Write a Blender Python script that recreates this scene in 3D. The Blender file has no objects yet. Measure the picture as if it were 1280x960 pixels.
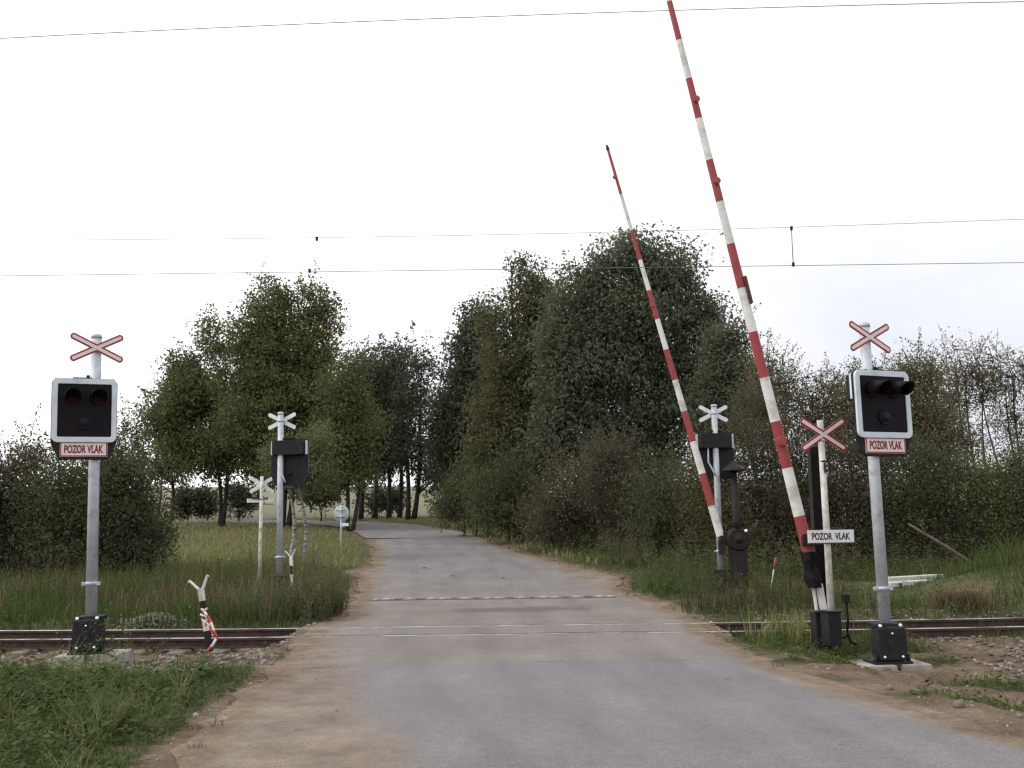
import bpy, math, random
import numpy as np
from mathutils import Matrix, Vector

SC = bpy.context.scene
COL = SC.collection
R = math.radians
rng = np.random.default_rng(7)
random.seed(7)

# ------------------------------------------------------------------ camera
F, CX, CY = 1300.0, 640.0, 480.0
EYE = np.array([0.0, 0.0, 1.7])
PITCH, ROLL = math.atan(180.0 / F), -0.013
cam_data = bpy.data.cameras.new('camera')
cam_data.sensor_width = 36.0
cam_data.lens = 36.0 * F / 1280.0
cam_data.clip_start = 0.05
cam_data.clip_end = 5000.0
cam = bpy.data.objects.new('camera', cam_data)
COL.objects.link(cam)
CAM_R = Matrix.Rotation(math.pi / 2 + PITCH, 3, 'X') @ Matrix.Rotation(ROLL, 3, 'Z')
cam.matrix_world = Matrix.Translation(Vector(EYE)) @ CAM_R.to_4x4()
SC.camera = cam
RM = np.array(CAM_R)

# ------------------------------------------------------------------ sky, sun, exposure
SUN_EL, SUN_AZ = R(42), R(-100)          # azimuth from +Y (straight ahead), negative = to the left
world = bpy.data.worlds.new('World')
SC.world = world
world.use_nodes = True
wn, wl = world.node_tree.nodes, world.node_tree.links
wn.clear()
w_out = wn.new('ShaderNodeOutputWorld')
w_bg = wn.new('ShaderNodeBackground')
w_sky = wn.new('ShaderNodeTexSky')
w_sky.sky_type = 'NISHITA'
w_sky.sun_disc = False
w_sky.sun_elevation = SUN_EL
w_sky.sun_rotation = SUN_AZ
w_sky.dust_density = 3.0
w_sky.air_density = 1.2
w_tc = wn.new('ShaderNodeTexCoord')
w_map = wn.new('ShaderNodeMapping')
w_map.inputs['Scale'].default_value = (1.0, 1.0, 2.6)
w_map.inputs['Location'].default_value = (7.7, 2.9, 0.9)
w_noise = wn.new('ShaderNodeTexNoise')
w_noise.inputs['Scale'].default_value = 2.2
w_noise.inputs['Detail'].default_value = 5.0
w_noise.inputs['Roughness'].default_value = 0.5
w_ramp = wn.new('ShaderNodeValToRGB')
w_ramp.color_ramp.elements[0].position = 0.34
w_ramp.color_ramp.elements[0].color = (9.3, 9.5, 10.3, 1)
w_ramp.color_ramp.elements[1].position = 0.60
w_ramp.color_ramp.elements[1].color = (15.5, 15.4, 15.4, 1)
w_mix = wn.new('ShaderNodeMix')
w_mix.data_type = 'RGBA'
w_mix.inputs[0].default_value = 0.88     # overcast: cloud deck over most of the clear sky
wl.new(w_tc.outputs['Generated'], w_map.inputs['Vector'])
wl.new(w_map.outputs[0], w_noise.inputs['Vector'])
w_dot = wn.new('ShaderNodeVectorMath'); w_dot.operation = 'DOT_PRODUCT'   # the deck is brighter towards the veiled sun
w_dot.inputs[1].default_value = (math.sin(SUN_AZ) * math.cos(SUN_EL), math.cos(SUN_AZ) * math.cos(SUN_EL), math.sin(SUN_EL))
w_ma = wn.new('ShaderNodeMath'); w_ma.operation = 'MULTIPLY_ADD'; w_ma.inputs[1].default_value = 0.5; w_ma.inputs[2].default_value = 0.25
w_add = wn.new('ShaderNodeMath'); w_add.operation = 'MULTIPLY_ADD'; w_add.inputs[1].default_value = 0.5
wl.new(w_tc.outputs['Generated'], w_dot.inputs[0])
wl.new(w_dot.outputs['Value'], w_ma.inputs[0])
wl.new(w_noise.outputs['Fac'], w_add.inputs[0]); wl.new(w_ma.outputs[0], w_add.inputs[2])
wl.new(w_add.outputs[0], w_ramp.inputs[0])
wl.new(w_sky.outputs[0], w_mix.inputs[6])
wl.new(w_ramp.outputs[0], w_mix.inputs[7])
wl.new(w_mix.outputs[2], w_bg.inputs['Color'])
w_bg.inputs['Strength'].default_value = 0.1
wl.new(w_bg.outputs[0], w_out.inputs['Surface'])

sun_data = bpy.data.lights.new('sun', 'SUN')
sun_data.energy = 1.5
sun_data.angle = R(20)
sun_data.color = (1.0, 0.95, 0.88)
sun = bpy.data.objects.new('sun', sun_data)
COL.objects.link(sun)
sdir = Vector((math.sin(SUN_AZ) * math.cos(SUN_EL), math.cos(SUN_AZ) * math.cos(SUN_EL), math.sin(SUN_EL)))
sun.rotation_euler = sdir.to_track_quat('Z', 'Y').to_euler()
sun.location = (0, 0, 40)

SC.view_settings.view_transform = 'Standard'
SC.view_settings.look = 'None'
SC.view_settings.exposure = 0.0
SC.view_settings.gamma = 1.0
SC.view_settings.use_curve_mapping = False
SC.render.engine = 'CYCLES'
SC.cycles.max_bounces = 6
SC.cycles.diffuse_bounces = 3
SC.cycles.transmission_bounces = 3
SC.cycles.filter_width = 1.35


# ------------------------------------------------------------------ photograph geometry helpers
def at(px, py, Y):
    d = RM @ np.array([(px - CX) / F, (CY - py) / F, -1.0])
    t = (Y - EYE[1]) / d[1]
    return EYE + d * t


def proj(P):
    q = (np.asarray(P, float) - EYE) @ RM
    w = np.maximum(-q[..., 2], 1e-6)
    return CX + F * q[..., 0] / w, CY - F * q[..., 1] / w


_py = np.array([-60, 0, 22, 28, 36, 50, 60, 66, 72, 85, 110, 150, 200, 260, 400, 900, 1500.0])
_pz = np.array([0, 0, 0.02, 0.2, 0.59, 1.2, 1.8, 2.15, 2.4, 2.75, 4.2, 7.4, 10.8, 12.6, 12.0, 6.0, 0.0])
_ty = np.concatenate([np.arange(-60, 120, 0.5), np.arange(120, 1501, 4.0)])
_tz = np.interp(_ty, _py, _pz)
_k = np.ones(9) / 9
_tz = np.convolve(np.pad(_tz, 4, mode='edge'), _k, mode='valid')


def zr(y):
    return np.interp(y, _ty, _tz)


def gpx(px, py):
    """ground point seen at a pixel, on the long profile of the road"""
    d = RM @ np.array([(px - CX) / F, (CY - py) / F, -1.0])
    ts = np.concatenate([np.arange(2, 40, 0.02), np.arange(40, 400, 0.1)])
    P = EYE + ts[:, None] * d / d[1]
    hit = np.nonzero(P[:, 2] <= zr(P[:, 1]))[0]
    i = hit[0] if len(hit) else len(ts) - 1
    return P[i]


def _hash(ix, iy, s):
    h = np.sin(ix * 127.1 + iy * 311.7 + s * 74.7) * 43758.5453
    return h - np.floor(h)


def vnoise(x, y, s=0.0):
    x = np.asarray(x, float); y = np.asarray(y, float)
    ix, iy = np.floor(x), np.floor(y)
    fx, fy = x - ix, y - iy
    fx = fx * fx * (3 - 2 * fx); fy = fy * fy * (3 - 2 * fy)
    a, b = _hash(ix, iy, s), _hash(ix + 1, iy, s)
    c, d = _hash(ix, iy + 1, s), _hash(ix + 1, iy + 1, s)
    return (a * (1 - fx) + b * fx) * (1 - fy) + (c * (1 - fx) + d * fx) * fy


def fbm(x, y, s=0.0, o=4):
    v, a, t = 0, 0.5, 0
    for k in range(o):
        v = v + a * vnoise(np.asarray(x) * 2 ** k, np.asarray(y) * 2 ** k, s + k * 3.1)
        t += a; a *= 0.5
    return v / t


def sstep(a, b, x):
    t = np.clip((x - a) / (b - a), 0, 1)
    return t * t * (3 - 2 * t)


# ------------------------------------------------------------------ object helpers
def link(o, parent=None):
    COL.objects.link(o)
    if parent is not None:
        o.parent = parent
    return o


def tag(o, label=None, cat=None, group=None, kind=None):
    if label: o['label'] = label
    if cat: o['category'] = cat
    if group: o['group'] = group
    if kind: o['kind'] = kind
    return o


def empty(name, loc, rot=(0, 0, 0), label=None, cat=None, group=None):
    o = bpy.data.objects.new(name, None)
    o.empty_display_size = 0.2
    o.location = loc
    o.rotation_euler = rot
    link(o)
    return tag(o, label, cat, group)


def kids(o):
    return [c for c in SC.objects if c.parent == o]


def copy_tree(o, parent=None):
    c = o.copy()
    COL.objects.link(c)
    if parent is not None:
        c.parent = parent
    for ch in kids(o):
        copy_tree(ch, c)
    return c


class MB:
    """collects polygons, then becomes ONE mesh object"""
    def __init__(self):
        self.v, self.f, self.m, self.s = [], [], [], []

    def add(self, vs, fs, mi=0, smooth=False):
        b = len(self.v)
        self.v += [tuple(map(float, p)) for p in vs]
        for q in fs:
            self.f.append([b + i for i in q]); self.m.append(mi); self.s.append(smooth)
        return self

    def box(self, c, s, rot=None, mi=0, taper=1.0):
        vs = []
        for z in (-.5, .5):
            k = 1.0 if z < 0 else taper
            for x, y in ((-.5, -.5), (.5, -.5), (.5, .5), (-.5, .5)):
                p = Vector((x * s[0] * k, y * s[1] * k, z * s[2]))
                if rot is not None: p = rot @ p
                vs.append((p.x + c[0], p.y + c[1], p.z + c[2]))
        return self.add(vs, [(3, 2, 1, 0), (4, 5, 6, 7), (0, 1, 5, 4), (1, 2, 6, 5), (2, 3, 7, 6), (3, 0, 4, 7)], mi)

    def tube(self, pts, rad, n=8, mi=0, caps=True, smooth=True, phase=0.0):
        pts = [Vector(p) for p in pts]
        if not hasattr(rad, '__len__'): rad = [rad] * len(pts)
        vs, fs = [], []
        u = None
        for i, p in enumerate(pts):
            d = (pts[min(i + 1, len(pts) - 1)] - pts[max(i - 1, 0)])
            if d.length < 1e-9: d = Vector((0, 0, 1))
            d.normalize()
            if u is None:
                u = d.cross(Vector((0, 1, 0)))
                if u.length < 1e-3: u = d.cross(Vector((1, 0, 0)))
            u = (u - d * u.dot(d)).normalized()
            w = d.cross(u)
            for k in range(n):
                a = 2 * math.pi * k / n + phase
                vs.append(p + (u * math.cos(a) + w * math.sin(a)) * rad[i])
        for i in range(len(pts) - 1):
            for k in range(n):
                a, b = i * n + k, i * n + (k + 1) % n
                fs.append((a, b, b + n, a + n))
        self.add(vs, fs, mi, smooth)
        if caps:
            b = len(self.v) - len(vs)
            self.f.append([b + k for k in range(n)][::-1]); self.m.append(mi); self.s.append(False)
            e = b + (len(pts) - 1) * n
            self.f.append([e + k for k in range(n)]); self.m.append(mi); self.s.append(False)
        return self

    def lathe(self, prof, n=16, mi=0, c=(0, 0, 0), smooth=True, axis='Z'):
        vs, fs = [], []
        for r, z in prof:
            for k in range(n):
                a = 2 * math.pi * k / n
                if axis == 'Z': p = (r * math.cos(a), r * math.sin(a), z)
                elif axis == 'Y': p = (r * math.cos(a), z, r * math.sin(a))
                else: p = (z, r * math.cos(a), r * math.sin(a))
                vs.append((p[0] + c[0], p[1] + c[1], p[2] + c[2]))
        for i in range(len(prof) - 1):
            for k in range(n):
                a, b = i * n + k, i * n + (k + 1) % n
                fs.append((a, b, b + n, a + n))
        fs.append(tuple(range(n))[::-1]); fs.append(tuple((len(prof) - 1) * n + k for k in range(n)))
        return self.add(vs, fs, mi, smooth)

    def prism(self, outline, y0, y1, mi=0):
        n = len(outline)
        vs = [(x, y0, z) for x, z in outline] + [(x, y1, z) for x, z in outline]
        fs = [tuple(range(n)), tuple(range(2 * n - 1, n - 1, -1))]
        fs += [(i + n, (i + 1) % n + n, (i + 1) % n, i) for i in range(n)]
        return self.add(vs, fs, mi)

    def ring(self, outer, inner, y0, y1, mi=0):
        n = len(outer)
        vs = [(x, y0, z) for x, z in outer] + [(x, y0, z) for x, z in inner] + \
             [(x, y1, z) for x, z in outer] + [(x, y1, z) for x, z in inner]
        fs = []
        for i in range(n):
            j = (i + 1) % n
            fs += [(i, j, n + j, n + i), (2 * n + j, 2 * n + i, 3 * n + i, 3 * n + j),
                   (j, i, 2 * n + i, 2 * n + j), (n + i, n + j, 3 * n + j, 3 * n + i)]
        return self.add(vs, fs, mi)

    def build(self, name, mats, parent=None, bevel=0.0, seg=2):
        me = bpy.data.meshes.new(name)
        me.from_pydata(self.v, [], self.f)
        if not isinstance(mats, (list, tuple)): mats = [mats]
        for m in mats: me.materials.append(m)
        me.polygons.foreach_set('material_index', self.m)
        me.polygons.foreach_set('use_smooth', self.s)
        me.update()
        import bmesh
        bm = bmesh.new(); bm.from_mesh(me)
        bmesh.ops.recalc_face_normals(bm, faces=bm.faces)
        bm.to_mesh(me); bm.free()
        o = bpy.data.objects.new(name, me)
        link(o, parent)
        if bevel > 0:
            md = o.modifiers.new('bevel', 'BEVEL')
            md.width = bevel; md.segments = seg; md.limit_method = 'ANGLE'; md.angle_limit = R(40)
        return o


def np_mesh(name, verts, tris, mats, attrs=None, parent=None, smooth=False, quads=False):
    me = bpy.data.meshes.new(name)
    verts = np.ascontiguousarray(verts, np.float32)
    tris = np.ascontiguousarray(tris, np.int32)
    k = tris.shape[1]
    me.vertices.add(len(verts)); me.vertices.foreach_set('co', verts.ravel())
    me.loops.add(tris.size); me.loops.foreach_set('vertex_index', tris.ravel())
    me.polygons.add(len(tris))
    me.polygons.foreach_set('loop_start', np.arange(0, tris.size, k, dtype=np.int32))
    if smooth: me.polygons.foreach_set('use_smooth', np.ones(len(tris), bool))
    if not isinstance(mats, (list, tuple)): mats = [mats]
    for m in mats: me.materials.append(m)
    for an, av in (attrs or {}).items():
        a = me.attributes.new(an, 'FLOAT', 'POINT')
        a.data.foreach_set('value', np.ascontiguousarray(av, np.float32))
    me.update(calc_edges=True)
    me.validate()
    o = bpy.data.objects.new(name, me)
    link(o, parent)
    return o


# ------------------------------------------------------------------ materials
def new_mat(name):
    m = bpy.data.materials.new(name)
    m.use_nodes = True
    nt = m.node_tree
    b = nt.nodes['Principled BSDF']
    return m, nt, b


def node(nt, kind, **kw):
    n = nt.nodes.new(kind)
    for k, v in kw.items():
        if k in n.inputs.keys() if hasattr(n.inputs, 'keys') else False:
            n.inputs[k].default_value = v
        else:
            setattr(n, k, v)
    return n


def noise(nt, scale, detail=4, rough=0.55, coord='Object', vec=None):
    n = nt.nodes.new('ShaderNodeTexNoise')
    n.inputs['Scale'].default_value = scale
    n.inputs['Detail'].default_value = detail
    n.inputs['Roughness'].default_value = rough
    if vec is None:
        tc = nt.nodes.new('ShaderNodeTexCoord'); vec = tc.outputs[coord]
    nt.links.new(vec, n.inputs['Vector'])
    return n.outputs['Fac']


def ramp(nt, fac, stops):
    r = nt.nodes.new('ShaderNodeValToRGB')
    el = r.color_ramp.elements
    while len(el) < len(stops): el.new(0.5)
    for e, (p, c) in zip(el, stops):
        e.position = p; e.color = (*c, 1) if len(c) == 3 else c
    nt.links.new(fac, r.inputs[0])
    return r.outputs[0]


def mixc(nt, fac, a, b, mode='MIX'):
    m = nt.nodes.new('ShaderNodeMix'); m.data_type = 'RGBA'; m.blend_type = mode
    for i, s in ((0, fac), (6, a), (7, b)):
        if isinstance(s, (int, float)): m.inputs[i].default_value = s
        elif isinstance(s, (tuple, list)): m.inputs[i].default_value = (*s, 1)
        else: nt.links.new(s, m.inputs[i])
    return m.outputs[2]


def math_n(nt, op, a, b=0.0, c=None, clamp=False):
    m = nt.nodes.new('ShaderNodeMath'); m.operation = op; m.use_clamp = clamp
    for i, s in enumerate((a, b) if c is None else (a, b, c)):
        if isinstance(s, (int, float)): m.inputs[i].default_value = s
        else: nt.links.new(s, m.inputs[i])
    return m.outputs[0]


def attr(nt, name):
    a = nt.nodes.new('ShaderNodeAttribute'); a.attribute_name = name
    return a.outputs['Fac']


def bump(nt, b, h, strength=0.3, dist=0.02):
    n = nt.nodes.new('ShaderNodeBump')
    n.inputs['Strength'].default_value = strength
    n.inputs['Distance'].default_value = dist
    nt.links.new(h, n.inputs['Height'])
    nt.links.new(n.outputs[0], b.inputs['Normal'])


def simple(name, col, rough=0.6, metal=0.0, var=0.25, scale=6.0, spec=0.4, dirt=None, dirt_amt=0.0, bmp=0.0, fine=40.0):
    """painted or bare surface with tonal variation, grime patches and a little relief"""
    m, nt, b = new_mat(name)
    lo = tuple(c * (1 - var) for c in col); hi = tuple(min(1, c * (1 + var)) for c in col)
    c = ramp(nt, noise(nt, scale, 5), [(0.3, lo), (0.7, hi)])
    if dirt is not None:
        f = ramp(nt, noise(nt, scale * 0.7, 7, 0.68), [(0.62 - dirt_amt * 0.4, (0, 0, 0)), (0.78 - dirt_amt * 0.3, (1, 1, 1))])
        c = mixc(nt, f, c, dirt)
    nt.links.new(c, b.inputs['Base Color'])
    b.inputs['Roughness'].default_value = rough
    b.inputs['Metallic'].default_value = metal
    b.inputs['Specular IOR Level'].default_value = spec
    if bmp: bump(nt, b, noise(nt, fine, 5, 0.6), bmp, 0.01)
    return m


M = {}
M['galv'] = simple('galvanised_steel', (0.47, 0.50, 0.55), 0.55, 0.2, 0.16, 9, dirt=(0.32, 0.33, 0.36), dirt_amt=0.3, bmp=0.05)
M['black'] = simple('black_paint', (0.016, 0.016, 0.019), 0.55, 0, 0.3, 10, spec=0.18, dirt=(0.035, 0.03, 0.028), dirt_amt=0.25, bmp=0.12)
M['blackold'] = simple('old_black_paint', (0.018, 0.016, 0.017), 0.65, 0, 0.4, 12, spec=0.2, dirt=(0.030, 0.020, 0.017), dirt_amt=0.45, bmp=0.2)
M['panel'] = simple('signal_panel', (0.008, 0.006, 0.009), 0.5, 0, 0.3, 8, spec=0.12)
M['white'] = simple('white_paint', (0.72, 0.74, 0.77), 0.5, 0, 0.07, 7, dirt=(0.5, 0.5, 0.5), dirt_amt=0.2)
M['frame'] = simple('frame_enamel', (0.60, 0.66, 0.71), 0.42, 0, 0.06, 6, dirt=(0.42, 0.45, 0.48), dirt_amt=0.2)
M['pinkwhite'] = simple('reflective_white', (0.74, 0.66, 0.66), 0.45, 0, 0.06, 8, dirt=(0.5, 0.45, 0.44), dirt_amt=0.2)
M['oldwhite'] = simple('old_white_paint', (0.60, 0.59, 0.55), 0.6, 0, 0.12, 7, dirt=(0.30, 0.27, 0.22), dirt_amt=0.4, bmp=0.08)
M['red'] = simple('red_paint', (0.34, 0.022, 0.032), 0.5, 0, 0.18, 7, dirt=(0.22, 0.03, 0.035), dirt_amt=0.3)
M['boomred'] = simple('boom_red', (0.31, 0.042, 0.052), 0.5, 0, 0.2, 5, dirt=(0.30, 0.055, 0.05), dirt_amt=0.5)
M['boomwhite'] = simple('boom_white', (0.70, 0.69, 0.68), 0.55, 0, 0.1, 5, dirt=(0.45, 0.42, 0.36), dirt_amt=0.4)
M['letters'] = simple('dark_lettering', (0.07, 0.018, 0.026), 0.5, 0, 0.1)
M['redletters'] = simple('red_lettering', (0.22, 0.02, 0.03), 0.5, 0, 0.1)
M['rust'] = simple('rust', (0.10, 0.045, 0.028), 0.85, 0, 0.4, 14, dirt=(0.05, 0.03, 0.025), dirt_amt=0.4, bmp=0.3)
M['bolt'] = simple('zinc_bolt', (0.62, 0.66, 0.70), 0.32, 0.7, 0.1)
M['lensred'] = simple('red_lens', (0.032, 0.004, 0.005), 0.35, 0, 0.1, spec=0.15)
M['lensclear'] = simple('clear_lens', (0.007, 0.007, 0.012), 0.4, 0, 0.1, spec=0.15)
M['rail'] = simple('rusty_rail', (0.040, 0.025, 0.022), 0.75, 0.1, 0.35, 8, dirt=(0.075, 0.042, 0.03), dirt_amt=0.4, bmp=0.2)
M['railtop'] = simple('worn_rail_top', (0.46, 0.45, 0.46), 0.4, 0.5, 0.15, 2, dirt=(0.13, 0.10, 0.085), dirt_amt=0.5)
M['beam'] = simple('white_concrete', (0.52, 0.52, 0.50), 0.8, 0, 0.1, 3, dirt=(0.3, 0.28, 0.24), dirt_amt=0.3, bmp=0.2)
M['drain'] = simple('drain_concrete', (0.13, 0.118, 0.11), 0.9, 0, 0.2, 6)
M['concrete'] = simple('concrete', (0.36, 0.37, 0.36), 0.85, 0, 0.15, 6, dirt=(0.2, 0.18, 0.15), dirt_amt=0.4, bmp=0.3)
M['palecon'] = simple('pale_concrete', (0.38, 0.375, 0.36), 0.85, 0, 0.18, 3, dirt=(0.2, 0.175, 0.145), dirt_amt=0.6, bmp=0.25)
M['sleeper'] = simple('weathered_sleeper', (0.23, 0.19, 0.14), 0.9, 0, 0.3, 5, dirt=(0.10, 0.08, 0.06), dirt_amt=0.5, bmp=0.4)
M['rubber'] = simple('black_rubber', (0.012, 0.011, 0.012), 0.85, 0, 0.3, 12, spec=0.12, bmp=0.6)
M['wire'] = simple('overhead_copper', (0.14, 0.16, 0.17), 0.6, 0.2, 0.2)
M['bark'] = simple('bark', (0.045, 0.036, 0.03), 0.95, 0, 0.4, 5, dirt=(0.02, 0.017, 0.015), dirt_amt=0.5, bmp=0.6, fine=14)
M['twig'] = simple('twig_bark', (0.055, 0.045, 0.036), 0.95, 0, 0.3, 4)
M['deadwood'] = simple('dead_wood', (0.13, 0.10, 0.08), 0.9, 0, 0.3, 5, bmp=0.3)
M['orange'] = simple('dry_leaf', (0.24, 0.095, 0.04), 0.8, 0, 0.3, 20)
M['litter'] = simple('white_litter', (0.75, 0.74, 0.72), 0.6, 0, 0.1)
M['sign_back'] = simple('sign_back_grey', (0.33, 0.37, 0.40), 0.5, 0.2, 0.1)


def birch():
    m, nt, b = new_mat('birch_bark')
    tc = nt.nodes.new('ShaderNodeTexCoord'); mp = nt.nodes.new('ShaderNodeMapping')
    mp.inputs['Scale'].default_value = (3.0, 3.0, 9.0)
    nt.links.new(tc.outputs['Object'], mp.inputs['Vector'])
    f = noise(nt, 1.6, 6, 0.7, vec=mp.outputs[0])
    c = ramp(nt, f, [(0.40, (0.04, 0.035, 0.032)), (0.50, (0.30, 0.285, 0.27))])
    nt.links.new(c, b.inputs['Base Color']); b.inputs['Roughness'].default_value = 0.85
    return m


M['birch'] = birch()


def leaf_mat(name, stops, transl=0.42, rough=0.55):
    m, nt, b = new_mat(name)
    c = ramp(nt, attr(nt, 'rnd'), stops)
    nt.links.new(c, b.inputs['Base Color'])
    b.inputs['Roughness'].default_value = rough
    b.inputs['Specular IOR Level'].default_value = 0.06
    t = nt.nodes.new('ShaderNodeBsdfTranslucent')
    nt.links.new(c, t.inputs['Color'])
    mx = nt.nodes.new('ShaderNodeMixShader'); mx.inputs[0].default_value = transl
    nt.links.new(b.outputs[0], mx.inputs[1]); nt.links.new(t.outputs[0], mx.inputs[2])
    nt.links.new(mx.outputs[0], nt.nodes['Material Output'].inputs['Surface'])
    return m


L = {}
L['ash'] = leaf_mat('ash_leaves', [(0.0, (0.0896, 0.1011, 0.0640)), (0.5, (0.1265, 0.1435, 0.0897)), (1.0, (0.1779, 0.1981, 0.1256))])
L['dark'] = leaf_mat('dark_leaves', [(0.0, (0.0606, 0.0697, 0.0488)), (0.6, (0.0896, 0.1020, 0.0659)), (1.0, (0.1252, 0.1342, 0.0854))])
L['broad'] = leaf_mat('autumn_leaves', [(0.0, (0.0852, 0.1074, 0.0483)), (0.55, (0.1293, 0.1557, 0.0671)), (0.86, (0.1788, 0.1907, 0.0805)),
                                        (0.93, (0.2062, 0.1477, 0.0604)), (1.0, (0.3025, 0.1276, 0.0537))])
L['birch'] = leaf_mat('birch_leaves', [(0.0, (0.0915, 0.0952, 0.0512)), (0.6, (0.1281, 0.1281, 0.0683)), (1.0, (0.1708, 0.1586, 0.0878))])
L['willow'] = leaf_mat('willow_leaves', [(0.0, (0.1161, 0.1100, 0.0633)), (0.6, (0.1708, 0.1543, 0.0896)), (0.9, (0.2186, 0.1946, 0.1120)), (1.0, (0.2460, 0.1678, 0.1054))])
L['bush'] = leaf_mat('bush_leaves', [(0.0, (0.0683, 0.0785, 0.0421)), (0.6, (0.1066, 0.1179, 0.0606)), (0.92, (0.1571, 0.1571, 0.0791)), (1.0, (0.1913, 0.1473, 0.0725))])
L['brownbush'] = leaf_mat('brown_bush_leaves', [(0.0, (0.0756, 0.0732, 0.0488)), (0.6, (0.1220, 0.1122, 0.0732)), (1.0, (0.1769, 0.1586, 0.1000))])
GR = {}
GR['lush'] = leaf_mat('lush_grass', [(0.0, (0.0486, 0.0749, 0.0231)), (0.45, (0.0864, 0.1229, 0.0378)), (0.78, (0.1350, 0.1584, 0.0546)), (0.92, (0.2052, 0.1680, 0.0788)), (1.0, (0.2484, 0.1680, 0.1050))])
GR['meadow'] = leaf_mat('meadow_grass', [(0.0, (0.1575, 0.1874, 0.0683)), (0.45, (0.2297, 0.2430, 0.0985)), (0.75, (0.2953, 0.2730, 0.1286)), (1.0, (0.3544, 0.3074, 0.1706))], 0.3)
GR['dry'] = leaf_mat('dry_grass', [(0.0, (0.1000, 0.0750, 0.0438)), (0.5, (0.1750, 0.1250, 0.0750)), (1.0, (0.2750, 0.2063, 0.1250))], 0.25)
GR['dock'] = leaf_mat('dead_dock', [(0.0, (0.045, 0.032, 0.022)), (0.6, (0.085, 0.060, 0.042)), (0.9, (0.12, 0.095, 0.06)), (1.0, (0.09, 0.11, 0.045))], 0.2)
GR['weed'] = leaf_mat('weed_leaves', [(0.0, (0.0432, 0.0712, 0.0231)), (0.5, (0.0778, 0.1159, 0.0378)), (0.85, (0.1242, 0.1568, 0.0546)), (0.96, (0.1944, 0.1710, 0.0683)), (1.0, (0.2052, 0.1235, 0.0735))])


def soil_colour(nt, v):
    soil = ramp(nt, noise(nt, 1.3, 7, 0.65, vec=v), [(0.30, (0.085, 0.058, 0.038)), (0.5, (0.165, 0.118, 0.080)), (0.72, (0.235, 0.180, 0.130))])
    soil = mixc(nt, 1.0, soil, ramp(nt, noise(nt, 9, 6, 0.78, vec=v), [(0.3, (0.6, 0.6, 0.6)), (0.7, (1.3, 1.3, 1.3))]), 'MULTIPLY')
    spk = ramp(nt, noise(nt, 28, 4, 0.7, vec=v), [(0.58, (0, 0, 0)), (0.72, (1, 1, 1))])
    return mixc(nt, math_n(nt, 'MULTIPLY', spk, 0.45), soil, (0.30, 0.27, 0.23))


def ground_material():
    m, nt, b = new_mat('ground_cover')
    tc = nt.nodes.new('ShaderNodeTexCoord'); v = tc.outputs['Object']
    soil = soil_colour(nt, v)
    g1 = ramp(nt, noise(nt, 0.35, 6, 0.6, vec=v), [(0.3, (0.06, 0.068, 0.03)), (0.5, (0.095, 0.092, 0.045)), (0.7, (0.14, 0.115, 0.065))])
    g2 = ramp(nt, noise(nt, 5.0, 6, 0.7, vec=v), [(0.3, (0.6, 0.6, 0.6)), (0.7, (1.15, 1.15, 1.15))])
    grass = mixc(nt, 1.0, g1, g2, 'MULTIPLY')
    far = ramp(nt, noise(nt, 0.02, 4, 0.5, vec=v), [(0.35, (0.165, 0.165, 0.108)), (0.65, (0.22, 0.20, 0.14))])
    grass = mixc(nt, attr(nt, 'far'), grass, far)
    d = math_n(nt, 'ADD', attr(nt, 'dirt'), math_n(nt, 'MULTIPLY', math_n(nt, 'SUBTRACT', noise(nt, 3.0, 6, 0.7, vec=v), 0.5), 0.9))
    dm = ramp(nt, d, [(0.42, (0, 0, 0)), (0.58, (1, 1, 1))])
    c = mixc(nt, dm, grass, soil)
    nt.links.new(c, b.inputs['Base Color'])
    b.inputs['Roughness'].default_value = 0.95
    b.inputs['Specular IOR Level'].default_value = 0.15
    h = math_n(nt, 'ADD', noise(nt, 9, 6, 0.7, vec=v), math_n(nt, 'MULTIPLY', noise(nt, 45, 4, 0.6, vec=v), 0.5))
    bump(nt, b, h, 0.9, 0.05)
    return m


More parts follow.
